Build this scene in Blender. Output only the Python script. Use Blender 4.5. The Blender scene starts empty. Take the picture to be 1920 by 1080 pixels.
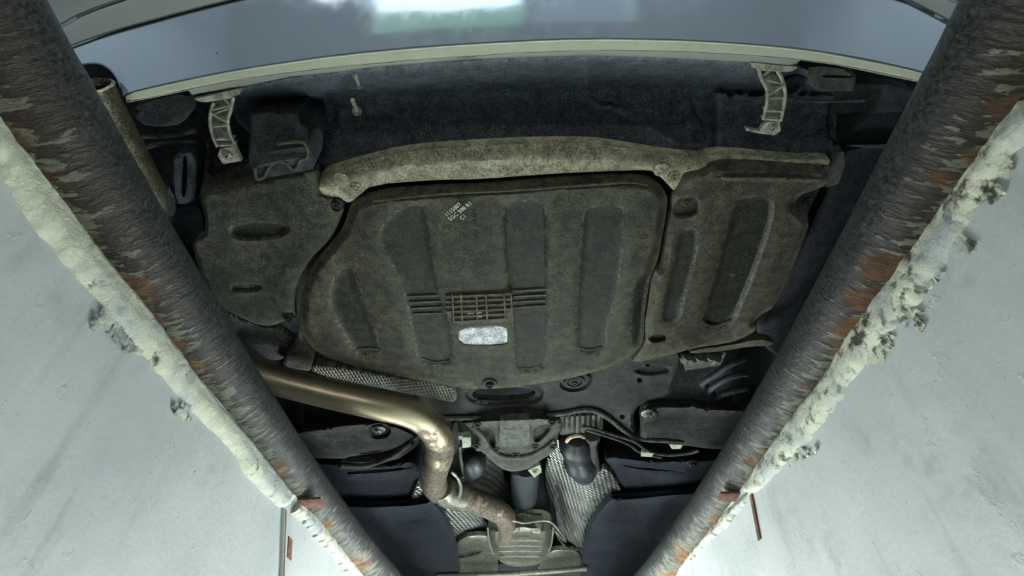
import bpy, bmesh, math, random
import numpy as np
from mathutils import Vector, Matrix, noise
from mathutils.geometry import delaunay_2d_cdt
random.seed(7)
S = bpy.context.scene
C = S.collection
# ------------------------------------------------------------------ camera
F = 960.0
PITCH, YAW, ROLL = math.radians(44), math.radians(-0.5), math.radians(-1)
CAMZ = -0.408                       # the lens is 0.41 m below the hall floor, inside the pit
def ray(px, py):
    u = (px - 960) / F; a = -(py - 540) / F
    u, a = u * math.cos(ROLL) - a * math.sin(ROLL), u * math.sin(ROLL) + a * math.cos(ROLL)
    d = (u, math.cos(PITCH) - a * math.sin(PITCH), math.sin(PITCH) + a * math.cos(PITCH))
    return Vector((d[0] * math.cos(YAW) + d[1] * math.sin(YAW), -d[0] * math.sin(YAW) + d[1] * math.cos(YAW), d[2]))
def PZ(px, py, z):                  # point at height z above the lens
    d = ray(px, py); t = z / d.z
    return Vector((d.x * t, d.y * t, z + CAMZ))
def PX(px, py, x):                  # point on the vertical plane x
    d = ray(px, py); t = x / d.x
    return Vector((x, d.y * t, d.z * t + CAMZ))
fwd = ray(960, 540); rt = (ray(1920, 540) - fwd).normalized(); up = rt.cross(fwd).normalized()
cd = bpy.data.cameras.new('camera'); cd.sensor_width = 36; cd.lens = 36 * F / 1920; cd.clip_start = .01
cam = bpy.data.objects.new('camera', cd); C.objects.link(cam)
M = Matrix((rt, up, -fwd.normalized())).transposed().to_4x4(); M.translation = (0, 0, CAMZ)
cam.matrix_world = M; S.camera = cam
# ------------------------------------------------------------------ light
w = bpy.data.worlds.new('world'); S.world = w; w.use_nodes = True
bgn = w.node_tree.nodes['Background']
bgn.inputs[0].default_value = (.80, .93, 1, 1); bgn.inputs[1].default_value = 4.5
def area(name, loc, aim, sx, sy, power, col=(1, 1, 1)):
    l = bpy.data.lights.new(name, 'AREA'); l.shape = 'RECTANGLE'; l.size = sx; l.size_y = sy
    l.energy = power; l.color = col
    o = bpy.data.objects.new(name, l); C.objects.link(o); o.location = loc
    o.rotation_euler = (Vector(aim) - Vector(loc)).to_track_quat('-Z', 'Y').to_euler()
    return o
area('hall_rear_fill', (0, -2.6, 2.85), (0, .6, 0), 4.0, 1.4, 98, (.86, .95, 1))  # added area light high behind the lens, brightens the hall and bumper
area('underbody_fill', (0, -.85, -.50), (0, .9, .36), .5, .22, 2.8, (1, .98, .86))  # unseen fill added behind the lens to light the underbody
for s_ in (-1, 1):
    wl = area('pit_wall_fill', (-s_ * .32, 2.3, -.90), (s_ * .43, 2.0, -.88), 1.9, .12, 152, (.93, .98, 1)); wl.data.spread = math.radians(112)  # unseen fills added low in the pit to brighten the walls
S.view_settings.view_transform = 'Standard'; S.view_settings.look = 'None'
S.view_settings.exposure = 0.0; S.view_settings.gamma = 1; S.view_settings.use_curve_mapping = False

# ------------------------------------------------------------------ materials
MATS = {}
def nodes(name):
    m = bpy.data.materials.new(name); m.use_nodes = True; nt = m.node_tree
    return m, nt, nt.nodes['Principled BSDF']
def N(nt, t, **kw):
    n = nt.nodes.new(t)
    for k, v in kw.items():
        if k in n.inputs: n.inputs[k].default_value = v
        else: setattr(n, k, v)
    return n
def ramp(nt, src, stops):
    r = nt.nodes.new('ShaderNodeValToRGB'); e = r.color_ramp.elements
    while len(e) < len(stops): e.new(.5)
    for i, (p, c) in enumerate(stops):
        e[i].position = p; e[i].color = (c, c, c, 1) if not isinstance(c, tuple) else (*c, 1)
    nt.links.new(src, r.inputs[0]); return r.outputs[0]
def mix(nt, f, a, b, mode='MIX'):
    n = nt.nodes.new('ShaderNodeMix'); n.data_type = 'RGBA'; n.blend_type = mode
    for s, v in ((n.inputs[0], f), (n.inputs[6], a), (n.inputs[7], b)):
        if hasattr(v, 'is_output'): nt.links.new(v, s)
        elif isinstance(v, tuple): s.default_value = (*v, 1)
        else: s.default_value = v
    return n.outputs[2]
def math_(nt, op, a, b=0.0):
    n = nt.nodes.new('ShaderNodeMath'); n.operation = op
    for s, v in ((n.inputs[0], a), (n.inputs[1], b)):
        if hasattr(v, 'is_output'): nt.links.new(v, s)
        else: s.default_value = v
    return n.outputs[0]
def coords(nt, scale=(1, 1, 1), rot=(0, 0, 0)):
    tc = nt.nodes.new('ShaderNodeTexCoord'); mp = nt.nodes.new('ShaderNodeMapping')
    mp.inputs['Scale'].default_value = scale; mp.inputs['Rotation'].default_value = rot
    nt.links.new(tc.outputs['Object'], mp.inputs[0]); return mp.outputs[0]
def noise_(nt, vec, scale, detail=4, rough=.55):
    n = N(nt, 'ShaderNodeTexNoise'); n.inputs['Scale'].default_value = scale
    n.inputs['Detail'].default_value = detail; n.inputs['Roughness'].default_value = rough
    nt.links.new(vec, n.inputs['Vector']); return n.outputs['Fac']
def bump(nt, b, h, strength, dist=.002, prev=None):
    n = nt.nodes.new('ShaderNodeBump'); n.inputs['Strength'].default_value = strength
    n.inputs['Distance'].default_value = dist; nt.links.new(h, n.inputs['Height'])
    if prev: nt.links.new(prev, n.inputs['Normal'])
    nt.links.new(n.outputs[0], b.inputs['Normal']); return n.outputs[0]

def grimy(name, base, dust, amt=.5, rough=.55, scale=9, spec=.16, speck=(.35, .36, .30), metallic=0, bs=.35):
    """plastic or painted metal with road dust in soft patches, fine grit and scuffs"""
    m, nt, b = nodes(name); v = coords(nt)
    big = ramp(nt, noise_(nt, v, scale, 5, .6), [(.5 - amt * .35, 0), (.72, 1)])
    at = nt.nodes.new('ShaderNodeAttribute'); at.attribute_name = 'pressed'
    big = math_(nt, 'MULTIPLY', big, math_(nt, 'SUBTRACT', 1.0, math_(nt, 'MULTIPLY', at.outputs['Fac'], .75)))
    fine = ramp(nt, noise_(nt, v, 300, 4, .75), [(.38, .35), (.50, .95), (.66, 1.9)])
    mottle = ramp(nt, noise_(nt, v, 48, 5, .7), [(.36, .6), (.64, 1.4)])
    c = mix(nt, big, base, dust)
    c = mix(nt, 1.0, c, mottle, 'MULTIPLY')
    crust = math_(nt, 'SUBTRACT', 1.0, math_(nt, 'ABSOLUTE', math_(nt, 'SUBTRACT', math_(nt, 'MULTIPLY', at.outputs['Fac'], 2.6), 1.0)))
    crust = math_(nt, 'MULTIPLY', math_(nt, 'MAXIMUM', crust, 0.0), ramp(nt, noise_(nt, v, 85, 4, .75), [(.46, 0), (.60, .9)]))
    c = mix(nt, crust, c, tuple(x * 2.0 for x in dust))
    c = mix(nt, 1.0, c, fine, 'MULTIPLY')
    sp = ramp(nt, noise_(nt, v, 420, 2, .5), [(.70, 0), (.76, 1)])
    spm = math_(nt, 'MULTIPLY', sp, ramp(nt, noise_(nt, v, 14, 3, .6), [(.45, 0), (.65, .6)]))
    c = mix(nt, spm, c, speck)
    sv = coords(nt, (1, .12, 1), (0, 0, .15))
    sc = math_(nt, 'MULTIPLY', ramp(nt, noise_(nt, sv, 190, 2, .5), [(.70, 0), (.75, 1)]), .35)
    c = mix(nt, sc, c, dust)
    ge = nt.nodes.new('ShaderNodeNewGeometry'); pt = ge.outputs['Pointiness']
    edge = math_(nt, 'MULTIPLY', ramp(nt, pt, [(.505, 0), (.56, 1)]), ramp(nt, noise_(nt, v, 60, 4, .7), [(.35, .05), (.65, .75)]))
    c = mix(nt, edge, c, tuple(min(1, x * 2.3) for x in dust))
    nt.links.new(c, b.inputs['Base Color'])
    b.inputs['Roughness'].default_value = rough; b.inputs['Metallic'].default_value = metallic
    b.inputs['Specular IOR Level'].default_value = spec
    nt.links.new(ramp(nt, big, [(0, rough), (1, min(1, rough + .2))]), b.inputs['Roughness'])
    p = bump(nt, b, noise_(nt, v, 260, 3, .6), bs, .0012)
    bump(nt, b, noise_(nt, v, 34, 3, .6), bs * .8, .004, p)
    MATS[name] = m; return m
m_tray = grimy('dusty_tray_plastic', (.015, .016, .013), (.062, .060, .042), .8, .52, 13)
m_cover = grimy('dusty_cover_plastic', (.018, .020, .017), (.056, .056, .041), .7, .52, 10)
m_black = grimy('black_plastic', (.016, .020, .024), (.034, .039, .042), .4, .5, 7)
m_valance = grimy('rear_valance_plastic', (.055, .068, .080), (.075, .086, .096), .5, .46, 4, bs=.2)
m_dusty = grimy('dusty_steel_flange', (.20, .19, .12), (.30, .29, .21), .6, .8, 16, .3, (.55, .55, .45))
m_iron = grimy('black_painted_steel', (.014, .016, .016), (.040, .042, .036), .6, .44, 14)
m_cast = grimy('dusty_cast_housing', (.028, .030, .027), (.068, .070, .058), .7, .55, 20)
m_zinc = grimy('zinc_bracket', (.14, .145, .12), (.22, .22, .175), .5, .45, 26, metallic=.3)
m_rubber = grimy('black_rubber', (.010, .011, .013), (.022, .024, .027), .4, .34, 12, .4)
m_dark = grimy('dark_underbody', (.012, .014, .016), (.028, .031, .032), .5, .6, 6)
m_slate = grimy('slate_floor_tray', (.010, .012, .017), (.020, .023, .029), .6, .55, 6, bs=.2)
m_alu = grimy('bright_aluminium_foil', (.34, .36, .37), (.2, .21, .21), .5, .4, 30, metallic=.75, bs=.5)
m_bolt = grimy('steel_bolt', (.42, .43, .40), (.27, .26, .20), .5, .36, 60, metallic=.7)
m_white = grimy('pale_plug', (.30, .33, .27), (.24, .25, .20), .4, .5, 30)
m_print = grimy('white_print', (.55, .57, .50), (.40, .42, .36), .4, .6, 60)
m_beige = grimy('beige_boot_ring', (.42, .33, .22), (.34, .28, .2), .4, .6, 40)

def paint(name, base, dirt, rough, coat, metallic=.35):
    m, nt, b = nodes(name); v = coords(nt, (1, 1, .12))
    st = ramp(nt, noise_(nt, v, 60, 4, .65), [(.42, 0), (.75, 1)])
    st2 = ramp(nt, noise_(nt, coords(nt), 5, 3, .5), [(.35, .2), (.7, .9)])
    c = mix(nt, math_(nt, 'MULTIPLY', math_(nt, 'MULTIPLY', st, st2), .5), base, dirt)
    vo = N(nt, 'ShaderNodeTexVoronoi'); vo.inputs['Scale'].default_value = 26; nt.links.new(coords(nt), vo.inputs['Vector'])
    sp = ramp(nt, vo.outputs['Distance'], [(.035, 1), (.06, 0)])
    sp = math_(nt, 'MULTIPLY', sp, ramp(nt, noise_(nt, coords(nt), 9, 2, .5), [(.52, 0), (.58, .8)]))
    c = mix(nt, sp, c, (.05, .05, .045))
    nt.links.new(c, b.inputs['Base Color']); b.inputs['Metallic'].default_value = metallic
    nt.links.new(ramp(nt, st, [(0, rough), (1, rough + .10)]), b.inputs['Roughness'])
    b.inputs['Coat Weight'].default_value = coat; b.inputs['Coat Roughness'].default_value = .04
    bump(nt, b, noise_(nt, v, 60, 3, .6), .012, .0003)
    MATS[name] = m; return m
m_paint = paint('silver_blue_paint', (.42, .49, .55), (.50, .54, .55), .08, .6, .55)
m_lip = paint('dusty_bumper_lip', (.50, .52, .40), (.36, .36, .27), .5, .1, .1)
m_lip2 = paint('grey_bumper_lip', (.27, .29, .25), (.22, .23, .19), .5, .1, .1)

def emboss(name, base, scale, rot=0, metallic=.8, rough=.33, grid=False, ysc=.42):
    """aluminium heat shield with a regular pressed dimple pattern (relief plus shade painted between the dimples)"""
    m, nt, b = nodes(name); v = coords(nt, (1, 1, 1), (0, 0, rot))
    sep = nt.nodes.new('ShaderNodeSeparateXYZ'); nt.links.new(v, sep.inputs[0])
    sx = math_(nt, 'SINE', math_(nt, 'MULTIPLY', sep.outputs[0], scale * math.tau))
    sy = math_(nt, 'SINE', math_(nt, 'MULTIPLY', sep.outputs[1], scale * math.tau * ysc))
    h = math_(nt, 'MULTIPLY', sx, sy)
    if grid: h = math_(nt, 'MAXIMUM', sx, sy)
    d = ramp(nt, noise_(nt, coords(nt), 24, 4, .6), [(.4, 0), (.7, 1)])
    c = mix(nt, d, base, tuple(x * .55 for x in base))
    c = mix(nt, ramp(nt, h, [(-.2, .85), (.5, 0)]), c, tuple(x * .22 for x in base))  # darkens the gaps between dimples, relief shading put into the colour
    nt.links.new(c, b.inputs['Base Color']); b.inputs['Metallic'].default_value = metallic
    nt.links.new(ramp(nt, d, [(0, rough), (1, rough + .25)]), b.inputs['Roughness'])
    bump(nt, b, h, .9, .0016)
    MATS[name] = m; return m
m_dimple = emboss('dimpled_heat_shield', (.62, .63, .58), 62, .6, .92, .28)
m_dimple2 = emboss('dusty_dimpled_shield', (.085, .088, .074), 150, .4, .3, .5)
m_ribgrid = emboss('embossed_strip_shield', (.20, .20, .155), 120, .12, .45, .42, True, .6)

def rusty_exhaust():
    m, nt, b = nodes('tarnished_exhaust_steel'); v = coords(nt)
    z = nt.nodes.new('ShaderNodeSeparateXYZ'); nt.links.new(v, z.inputs[0])
    n1 = noise_(nt, v, 16, 5, .65)
    ge = nt.nodes.new('ShaderNodeNewGeometry'); gn = nt.nodes.new('ShaderNodeSeparateXYZ'); nt.links.new(ge.outputs['Normal'], gn.inputs[0])
    gp = nt.nodes.new('ShaderNodeSeparateXYZ'); nt.links.new(ge.outputs['Position'], gp.inputs[0])
    g = math_(nt, 'ADD', math_(nt, 'ADD', gp.outputs[1], -1.12), math_(nt, 'MULTIPLY', gn.outputs[1], .45))
    n2 = noise_(nt, v, 120, 4, .7)
    a = ramp(nt, math_(nt, 'ADD', n1, math_(nt, 'MULTIPLY', g, .45)), [(.50, 0), (.62, 1)])
    spots = ramp(nt, n2, [(.46, 0), (.54, 1)])
    base = mix(nt, n1, (.50, .43, .30), (.27, .22, .14))
    rust = mix(nt, n2, (.085, .054, .038), (.028, .019, .015))
    c = mix(nt, math_(nt, 'MAXIMUM', math_(nt, 'MULTIPLY', a, .75), math_(nt, 'MULTIPLY', spots, a)), base, rust)
    nt.links.new(c, b.inputs['Base Color'])
    nt.links.new(ramp(nt, a, [(0, .9), (1, .35)]), b.inputs['Metallic'])
    nt.links.new(ramp(nt, a, [(0, .34), (1, .65)]), b.inputs['Roughness'])
    bump(nt, b, n2, .35, .0012); return m
m_exh = rusty_exhaust()
m_muf = grimy('dull_silencer_steel', (.13, .128, .11), (.17, .165, .13), .5, .32, 14, metallic=.7)
m_tip = grimy('polished_tailpipe', (.20, .195, .135), (.085, .08, .05), .5, .36, 20, metallic=.8)

def rail_mat():
    m, nt, b = nodes('worn_rusty_rail_paint'); v = coords(nt)
    s = nt.nodes.new('ShaderNodeSeparateXYZ'); nt.links.new(v, s.inputs[0])
    ge = nt.nodes.new('ShaderNodeNewGeometry'); gp = nt.nodes.new('ShaderNodeSeparateXYZ'); gn = nt.nodes.new('ShaderNodeSeparateXYZ')
    nt.links.new(ge.outputs['Position'], gp.inputs[0]); nt.links.new(ge.outputs['Normal'], gn.inputs[0])
    outer = math_(nt, 'MULTIPLY', gn.outputs[0], math_(nt, 'SIGN', gp.outputs[0]))
    wear = math_(nt, 'ADD', math_(nt, 'MULTIPLY', gn.outputs[2], -.75), math_(nt, 'MULTIPLY', outer, .65))   # 1 = the lower outer side that is scraped
    vs = coords(nt, (.30, 1, .30), (.0, 0, 0))
    rip = noise_(nt, vs, 120, 4, .62); fine = noise_(nt, v, 230, 4, .7); mid = noise_(nt, v, 42, 4, .65)
    paintc = mix(nt, ramp(nt, fine, [(.36, 0), (.68, 1)]), (.006, .008, .008), (.058, .065, .060))
    flake = mix(nt, mid, (.20, .20, .15), (.05, .052, .036))
    y = s.outputs[1]                       # runs from the near end (-) to the far end (+)
    rustc = mix(nt, ramp(nt, mid, [(.35, 0), (.65, 1)]), (.29, .145, .06), (.07, .038, .022))
    near = ramp(nt, y, [(0, 1), (.0, 1)])
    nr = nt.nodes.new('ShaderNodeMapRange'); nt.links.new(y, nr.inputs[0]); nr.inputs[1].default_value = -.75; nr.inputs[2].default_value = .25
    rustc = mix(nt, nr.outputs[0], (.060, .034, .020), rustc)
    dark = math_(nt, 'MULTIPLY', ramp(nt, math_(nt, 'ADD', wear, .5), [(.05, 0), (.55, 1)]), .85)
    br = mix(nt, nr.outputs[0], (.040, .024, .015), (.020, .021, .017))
    c = mix(nt, dark, paintc, mix(nt, mid, br, (.014, .014, .012)))
    k = math_(nt, 'ADD', math_(nt, 'ADD', math_(nt, 'MULTIPLY', wear, .75), .30), math_(nt, 'MULTIPLY', math_(nt, 'SUBTRACT', rip, .5), 4.2))
    k = math_(nt, 'ADD', k, math_(nt, 'MULTIPLY', math_(nt, 'MINIMUM', y, .5), .50))
    fm = ramp(nt, k, [(.46, 0), (.58, 1)])
    c = mix(nt, math_(nt, 'MULTIPLY', fm, .85), c, flake)
    pn = noise_(nt, coords(nt, (.8, 1.5, .8)), 9, 5, .65)
    pk = math_(nt, 'ADD', pn, math_(nt, 'MULTIPLY', wear, .15))
    pk = math_(nt, 'ADD', pk, math_(nt, 'MULTIPLY', math_(nt, 'MINIMUM', y, 1.0), .035))
    patch = ramp(nt, pk, [(.60, 0), (.64, 1)])
    c = mix(nt, math_(nt, 'MULTIPLY', patch, .85), c, rustc)
    nt.links.new(c, b.inputs['Base Color'])
    nt.links.new(ramp(nt, patch, [(0, .48), (1, .9)]), b.inputs['Roughness']); b.inputs['Specular IOR Level'].default_value = .22
    p = bump(nt, b, fine, .6, .0015)
    p = bump(nt, b, fm, .35, .003, p)
    bump(nt, b, rip, .8, .005, p); return m
m_rail = rail_mat()
def rust_mat():
    m, nt, b = nodes('bare_rust'); v = coords(nt)
    nt.links.new(mix(nt, ramp(nt, noise_(nt, v, 70, 5, .7), [(.35, 0), (.62, 1)]), (.24, .10, .055), (.06, .032, .022)), b.inputs['Base Color'])
    b.inputs['Roughness'].default_value = .9; bump(nt, b, noise_(nt, v, 160, 4), .7, .002); return m
m_rust = rust_mat()
def wall_mat(name='grey_painted_concrete', c0=(.47, .51, .52), c1=(.58, .61, .61), sc=1):
    m, nt, b = nodes(name); v = coords(nt)
    big = noise_(nt, v, 3.2, 5, .55); mid = noise_(nt, v, 22, 5, .6)
    c = mix(nt, ramp(nt, big, [(.35, 0), (.65, 1)]), c0, c1)
    st = ramp(nt, noise_(nt, coords(nt, (1, 1, .18)), 26, 4, .6), [(.58, 0), (.8, .5)])
    c = mix(nt, st, c, (.20, .225, .22))
    gr = math_(nt, 'MULTIPLY', ramp(nt, noise_(nt, v, 5, 4, .7), [(.55, 0), (.70, 1)]), ramp(nt, mid, [(.45, 0), (.6, .8)]))
    c = mix(nt, gr, c, (.22, .24, .21))
    pit = ramp(nt, noise_(nt, v, 75, 2, .5), [(.76, 0), (.79, 1)])
    c = mix(nt, pit, c, (.10, .11, .11))
    nt.links.new(c, b.inputs['Base Color']); b.inputs['Roughness'].default_value = .42
    lump = ramp(nt, noise_(nt, coords(nt, (1, 1, .7), (0, .3, 0)), 40, 4, .75), [(.60, 0), (.74, 1)])
    p = bump(nt, b, lump, .3, .004)
    p = bump(nt, b, mid, .5, .005, p)
    p = bump(nt, b, noise_(nt, coords(nt, (1, 1, .25)), 14, 3), .3, .008, p)
    bump(nt, b, pit, -.6, .004, p); MATS[name] = m; return m
m_wall = wall_mat(c0=(.40, .435, .425), c1=(.52, .545, .53))
def mortar_mat(name='crumbling_whitewash', lo=.40, hi=.50):
    m, nt, b = nodes(name); v = coords(nt)
    n = noise_(nt, v, 38, 6, .7)
    c = mix(nt, ramp(nt, n, [(lo, 0), (hi, 1)]), (.05, .055, .035), (.60, .62, .47))
    c = mix(nt, ramp(nt, noise_(nt, v, 12, 4, .6), [(.45, 0), (.62, .9)]), c, (.40, .44, .43))
    nt.links.new(c, b.inputs['Base Color']); b.inputs['Roughness'].default_value = .8
    bump(nt, b, n, .9, .008); return m
m_mortar = mortar_mat(); m_mortar_l = mortar_mat('smooth_whitewash', .30, .40)
m_floor = wall_mat('hall_floor_concrete', (.22, .23, .22), (.30, .31, .30))
def flat(name, col, rough=.7, **kw):
    m, nt, b = nodes(name); v = coords(nt)
    nt.links.new(mix(nt, noise_(nt, v, 3, 4), col, tuple(x * .75 for x in col)), b.inputs['Base Color'])
    b.inputs['Roughness'].default_value = rough; return m
m_plaster = flat('hall_plaster', (.74, .80, .86)); m_hframe = flat('white_window_frame', (.92, .94, .94), .4)
m_hill = flat('green_hill', (.13, .24, .15)); m_glassdark = None
def glass_mat():
    m, nt, b = nodes('window_glass'); b.inputs['Transmission Weight'].default_value = 1
    b.inputs['Roughness'].default_value = 0; b.inputs['IOR'].default_value = 1.02; return m
m_glass = glass_mat()

# ------------------------------------------------------------------ object helpers
CAR = Vector((0, 2.2, 0.0))
def link_mesh(name, verts, faces, mat, parent=None, origin=None, label=None, smooth=True, angle=38):
    me = bpy.data.meshes.new(name)
    off = origin if origin is not None else (parent.matrix_world.translation if parent else Vector((0, 0, 0)))
    me.from_pydata([tuple(Vector(v) - off) for v in verts], [], faces); me.validate(); me.update()
    if smooth:
        me.polygons.foreach_set('use_smooth', [True] * len(me.polygons))
        me.set_sharp_from_angle(angle=math.radians(angle))
    me.materials.append(mat)
    o = bpy.data.objects.new(name, me); C.objects.link(o)
    if parent:
        o.parent = parent; o.location = off - parent.matrix_world.translation
    else: o.location = off
    o.matrix_world = Matrix.Translation(off)
    if label: o['label'] = label
    return o
def fix(parent): bpy.context.view_layer.update()

def chaikin(p, n=2):
    p = [tuple(q) for q in p]
    for _ in range(n):
        q = []
        for i in range(len(p)):
            a, b = p[i], p[(i + 1) % len(p)]
            q.append((a[0] * .75 + b[0] * .25, a[1] * .75 + b[1] * .25)); q.append((a[0] * .25 + b[0] * .75, a[1] * .25 + b[1] * .75))
        p = q
    return p
def resample(p, step, closed=True):
    out = []; n = len(p)
    for i in range(n if closed else n - 1):
        a, b = p[i], p[(i + 1) % n]; L = math.dist(a, b); k = max(1, int(L / step))
        for j in range(k): out.append((a[0] + (b[0] - a[0]) * j / k, a[1] + (b[1] - a[1]) * j / k))
    if not closed: out.append(tuple(p[-1]))
    return out
def inside(P, poly):
    x, y = P[:, 0], P[:, 1]; r = np.zeros(len(P), bool); q = np.array(poly); n = len(q)
    for i in range(n):
        x1, y1 = q[i]; x2, y2 = q[(i + 1) % n]
        if y1 == y2: continue
        c = ((y1 > y) != (y2 > y)) & (x < (x2 - x1) * (y - y1) / (y2 - y1) + x1); r ^= c
    return r
def dist_to(P, poly, closed=True):
    q = np.array(poly, float); n = len(q); d = np.full(len(P), 1e9)
    for i in range(n if closed else n - 1):
        a = q[i]; b = q[(i + 1) % n]; ab = b - a; L = (ab ** 2).sum() + 1e-9
        t = np.clip(((P - a) @ ab) / L, 0, 1); dd = np.hypot(*(P - a - t[:, None] * ab).T); d = np.minimum(d, dd)
    return d
def inset(poly, w):
    n = len(poly); A = sum(poly[i][0] * poly[(i + 1) % n][1] - poly[(i + 1) % n][0] * poly[i][1] for i in range(n))
    s = 1 if A > 0 else -1; out = []
    for i in range(n):
        a, b = poly[i - 1], poly[(i + 1) % n]; dx, dy = b[0] - a[0], b[1] - a[1]; L = math.hypot(dx, dy) + 1e-9
        out.append((poly[i][0] - s * dy / L * w, poly[i][1] + s * dx / L * w))
    P = np.array(out); ok = inside(P, poly) & (dist_to(P, poly) > w * .8)
    return [tuple(p) for p, k in zip(out, ok) if k]
def sstep(t): t = np.clip(t, 0, 1); return t * t * (3 - 2 * t)

def plate(name, outline, z, mat, parent, recess=(), holes=(), rim=(8, .012), thick=.018, grid=16, label=None, zf=None, ch=2, wob=.0015, cap=True):
    """a moulded panel seen from below: outline in photo pixels carried to height z above the lens,
    rolled rim, pressed recesses (poly, depth, width, smoothing) and through holes; real thickness upward"""
    out = resample(chaikin(outline, ch), 9)
    rec = [(resample(chaikin(r[0], r[3] if len(r) > 3 else 2), 8), r[1], r[2]) for r in recess]
    hol = [resample(chaikin(h, 2), 6) for h in holes]
    V = []; E = []
    def ring(p, closed=True):
        b = len(V); V.extend(p)
        for i in range(len(p) if closed else len(p) - 1): E.append((b + i, b + (i + 1) % len(p)))
    ring(out)
    for k in (.5, 1):
        if rim[0] > 0: V.extend(inset(out, rim[0] * k))
    for r, d, wd in rec:
        ring(r)
        for k in (.5, 1):
            V.extend(inset(r, wd * k))
    for h in hol: ring(h)
    a = np.array(out); x0, y0 = a.min(0); x1, y1 = a.max(0)
    gx, gy = np.meshgrid(np.arange(x0 + grid / 2, x1, grid), np.arange(y0 + grid / 2, y1, grid))
    G = np.stack([gx.ravel(), gy.ravel()], 1) + np.random.RandomState(3).uniform(-2, 2, (gx.size, 2))
    G = G[inside(G, out)]; G = G[dist_to(G, out) > grid * .5]
    for r, d, wd in rec: G = G[dist_to(G, r) > wd * 1.2] if len(G) else G
    V.extend([tuple(g) for g in G])
    vo, eo, fo, *_ = delaunay_2d_cdt([Vector(v) for v in V], E, [], 0, 1e-4)
    P = np.array([(v.x, v.y) for v in vo])
    cen = np.array([P[list(f)].mean(0) for f in fo])
    keep = inside(cen, out)
    for h in hol: keep &= ~inside(cen, h)
    fo = [tuple(f) for f, k in zip(fo, keep) if k]
    Z = np.full(len(P), z, float) if zf is None else np.array([zf(*p) for p in P])
    if rim[0] > 0: Z += rim[1] * (1 - sstep(dist_to(P, out) / rim[0])) 
    for r, d, wd in rec:
        Z += d * np.where(inside(P, r), sstep(dist_to(P, r) / wd), 0)
    PR = np.zeros(len(P))
    for r, d, wd in rec:
        if d > 0: PR = np.maximum(PR, np.where(inside(P, r), sstep(dist_to(P, r) / wd), 0))
    verts = []
    for (x, y), zz in zip(P, Z):
        q = PZ(x, y, zz); q.z += wob * noise.noise(q * 9); verts.append(q)
    # orient faces downward, build the rim walls and the back
    F2 = []
    for f in fo:
        a, b, c = (P[i] for i in f[:3])
        F2.append(f if (b[0] - a[0]) * (c[1] - a[1]) - (b[1] - a[1]) * (c[0] - a[0]) < 0 else f[::-1])
    cnt = {}
    for f in F2:
        for i in range(len(f)):
            e = (f[i], f[(i + 1) % len(f)]); cnt[e] = 1
    bd = [e for e in cnt if (e[1], e[0]) not in cnt]
    nb = len(verts); mp = {}
    for e in bd:
        for i in e:
            if i not in mp: mp[i] = len(verts); verts.append(verts[i] + Vector((0, 0, thick)))
    for a_, b_ in bd: F2.append((b_, a_, mp[a_], mp[b_]))
    if cap:
        used = sorted({i for f in fo for i in f}); m2 = {}
        for i in used:
            if i in mp: m2[i] = mp[i]
            else: m2[i] = len(verts); verts.append(verts[i] + Vector((0, 0, thick)))
        for f in F2[:len(fo)]: F2.append(tuple(m2[i] for i in f[::-1]))
    us = sorted({i for f in F2 for i in f}); r2 = {j: i for i, j in enumerate(us)}
    o = link_mesh(name, [verts[i] for i in us], [tuple(r2[i] for i in f) for f in F2], mat, parent, label=label)
    if rec and len(o.data.vertices) == len(us):
        o.data.attributes.new('pressed', 'FLOAT', 'POINT').data.foreach_set('value', [float(PR[i]) if i < len(PR) else 0.0 for i in us])
    return o

def spline(pts, sub=8):
    out = []; n = len(pts)
    for i in range(n - 1):
        p0, p1, p2, p3 = pts[max(0, i - 1)], pts[i], pts[i + 1], pts[min(n - 1, i + 2)]
        for j in range(sub):
            t = j / sub
            out.append(tuple(.5 * (2 * b + (c - a) * t + (2 * a - 5 * b + 4 * c - d) * t * t + (3 * b - a - 3 * c + d) * t ** 3) for a, b, c, d in zip(p0, p1, p2, p3)))
    out.append(tuple(pts[-1])); return out
def tube_data(path, rad, seg=16, caps=True, flat_=1.0, disp=None):
    path = [Vector(p) for p in path]; n = len(path); V = []; Fc = []
    up_ = Vector((0, 0, 1)); t0 = (path[1] - path[0]).normalized()
    if abs(t0.dot(up_)) > .9: up_ = Vector((1, 0, 0))
    nrm = (up_ - t0 * up_.dot(t0)).normalized()
    for i in range(n):
        t = (path[min(n - 1, i + 1)] - path[max(0, i - 1)]).normalized()
        nrm = (nrm - t * nrm.dot(t)).normalized(); bn = t.cross(nrm)
        r = rad[i] if hasattr(rad, '__len__') else rad
        for k in range(seg):
            a = math.tau * k / seg; dirv = nrm * math.cos(a) * flat_ + bn * math.sin(a)
            rr = r + (disp(path[i] + dirv * r, dirv) if disp else 0)
            V.append(path[i] + dirv * rr)
    for i in range(n - 1):
        for k in range(seg):
            a = i * seg + k; b = i * seg + (k + 1) % seg; Fc.append((a, b, b + seg, a + seg))
    if caps:
        Fc.append(tuple(range(seg))[::-1]); Fc.append(tuple(range((n - 1) * seg, n * seg)))
    return V, Fc
def tube(name, path, rad, mat, parent=None, seg=16, label=None, caps=True, **kw):
    V, Fc = tube_data(path, rad, seg, caps, **kw); return link_mesh(name, V, Fc, mat, parent, label=label)
def ptube(name, pts, mat, parent, sub=8, seg=14, label=None, closed=True, **kw):
    """pts: (px, py, z, radius in photo pixels)"""
    s = spline(pts, sub); path = [PZ(x, y, z) for x, y, z, r in s]
    rad = [r / F * (z / ray(x, y).z) for x, y, z, r in s]
    return tube(name, path, rad, mat, parent, seg, label, closed, **kw)
def merge(lists):
    V = []; Fc = []
    for v, f in lists:
        b = len(V); V += list(v); Fc += [tuple(i + b for i in q) for q in f]
    return V, Fc
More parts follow.
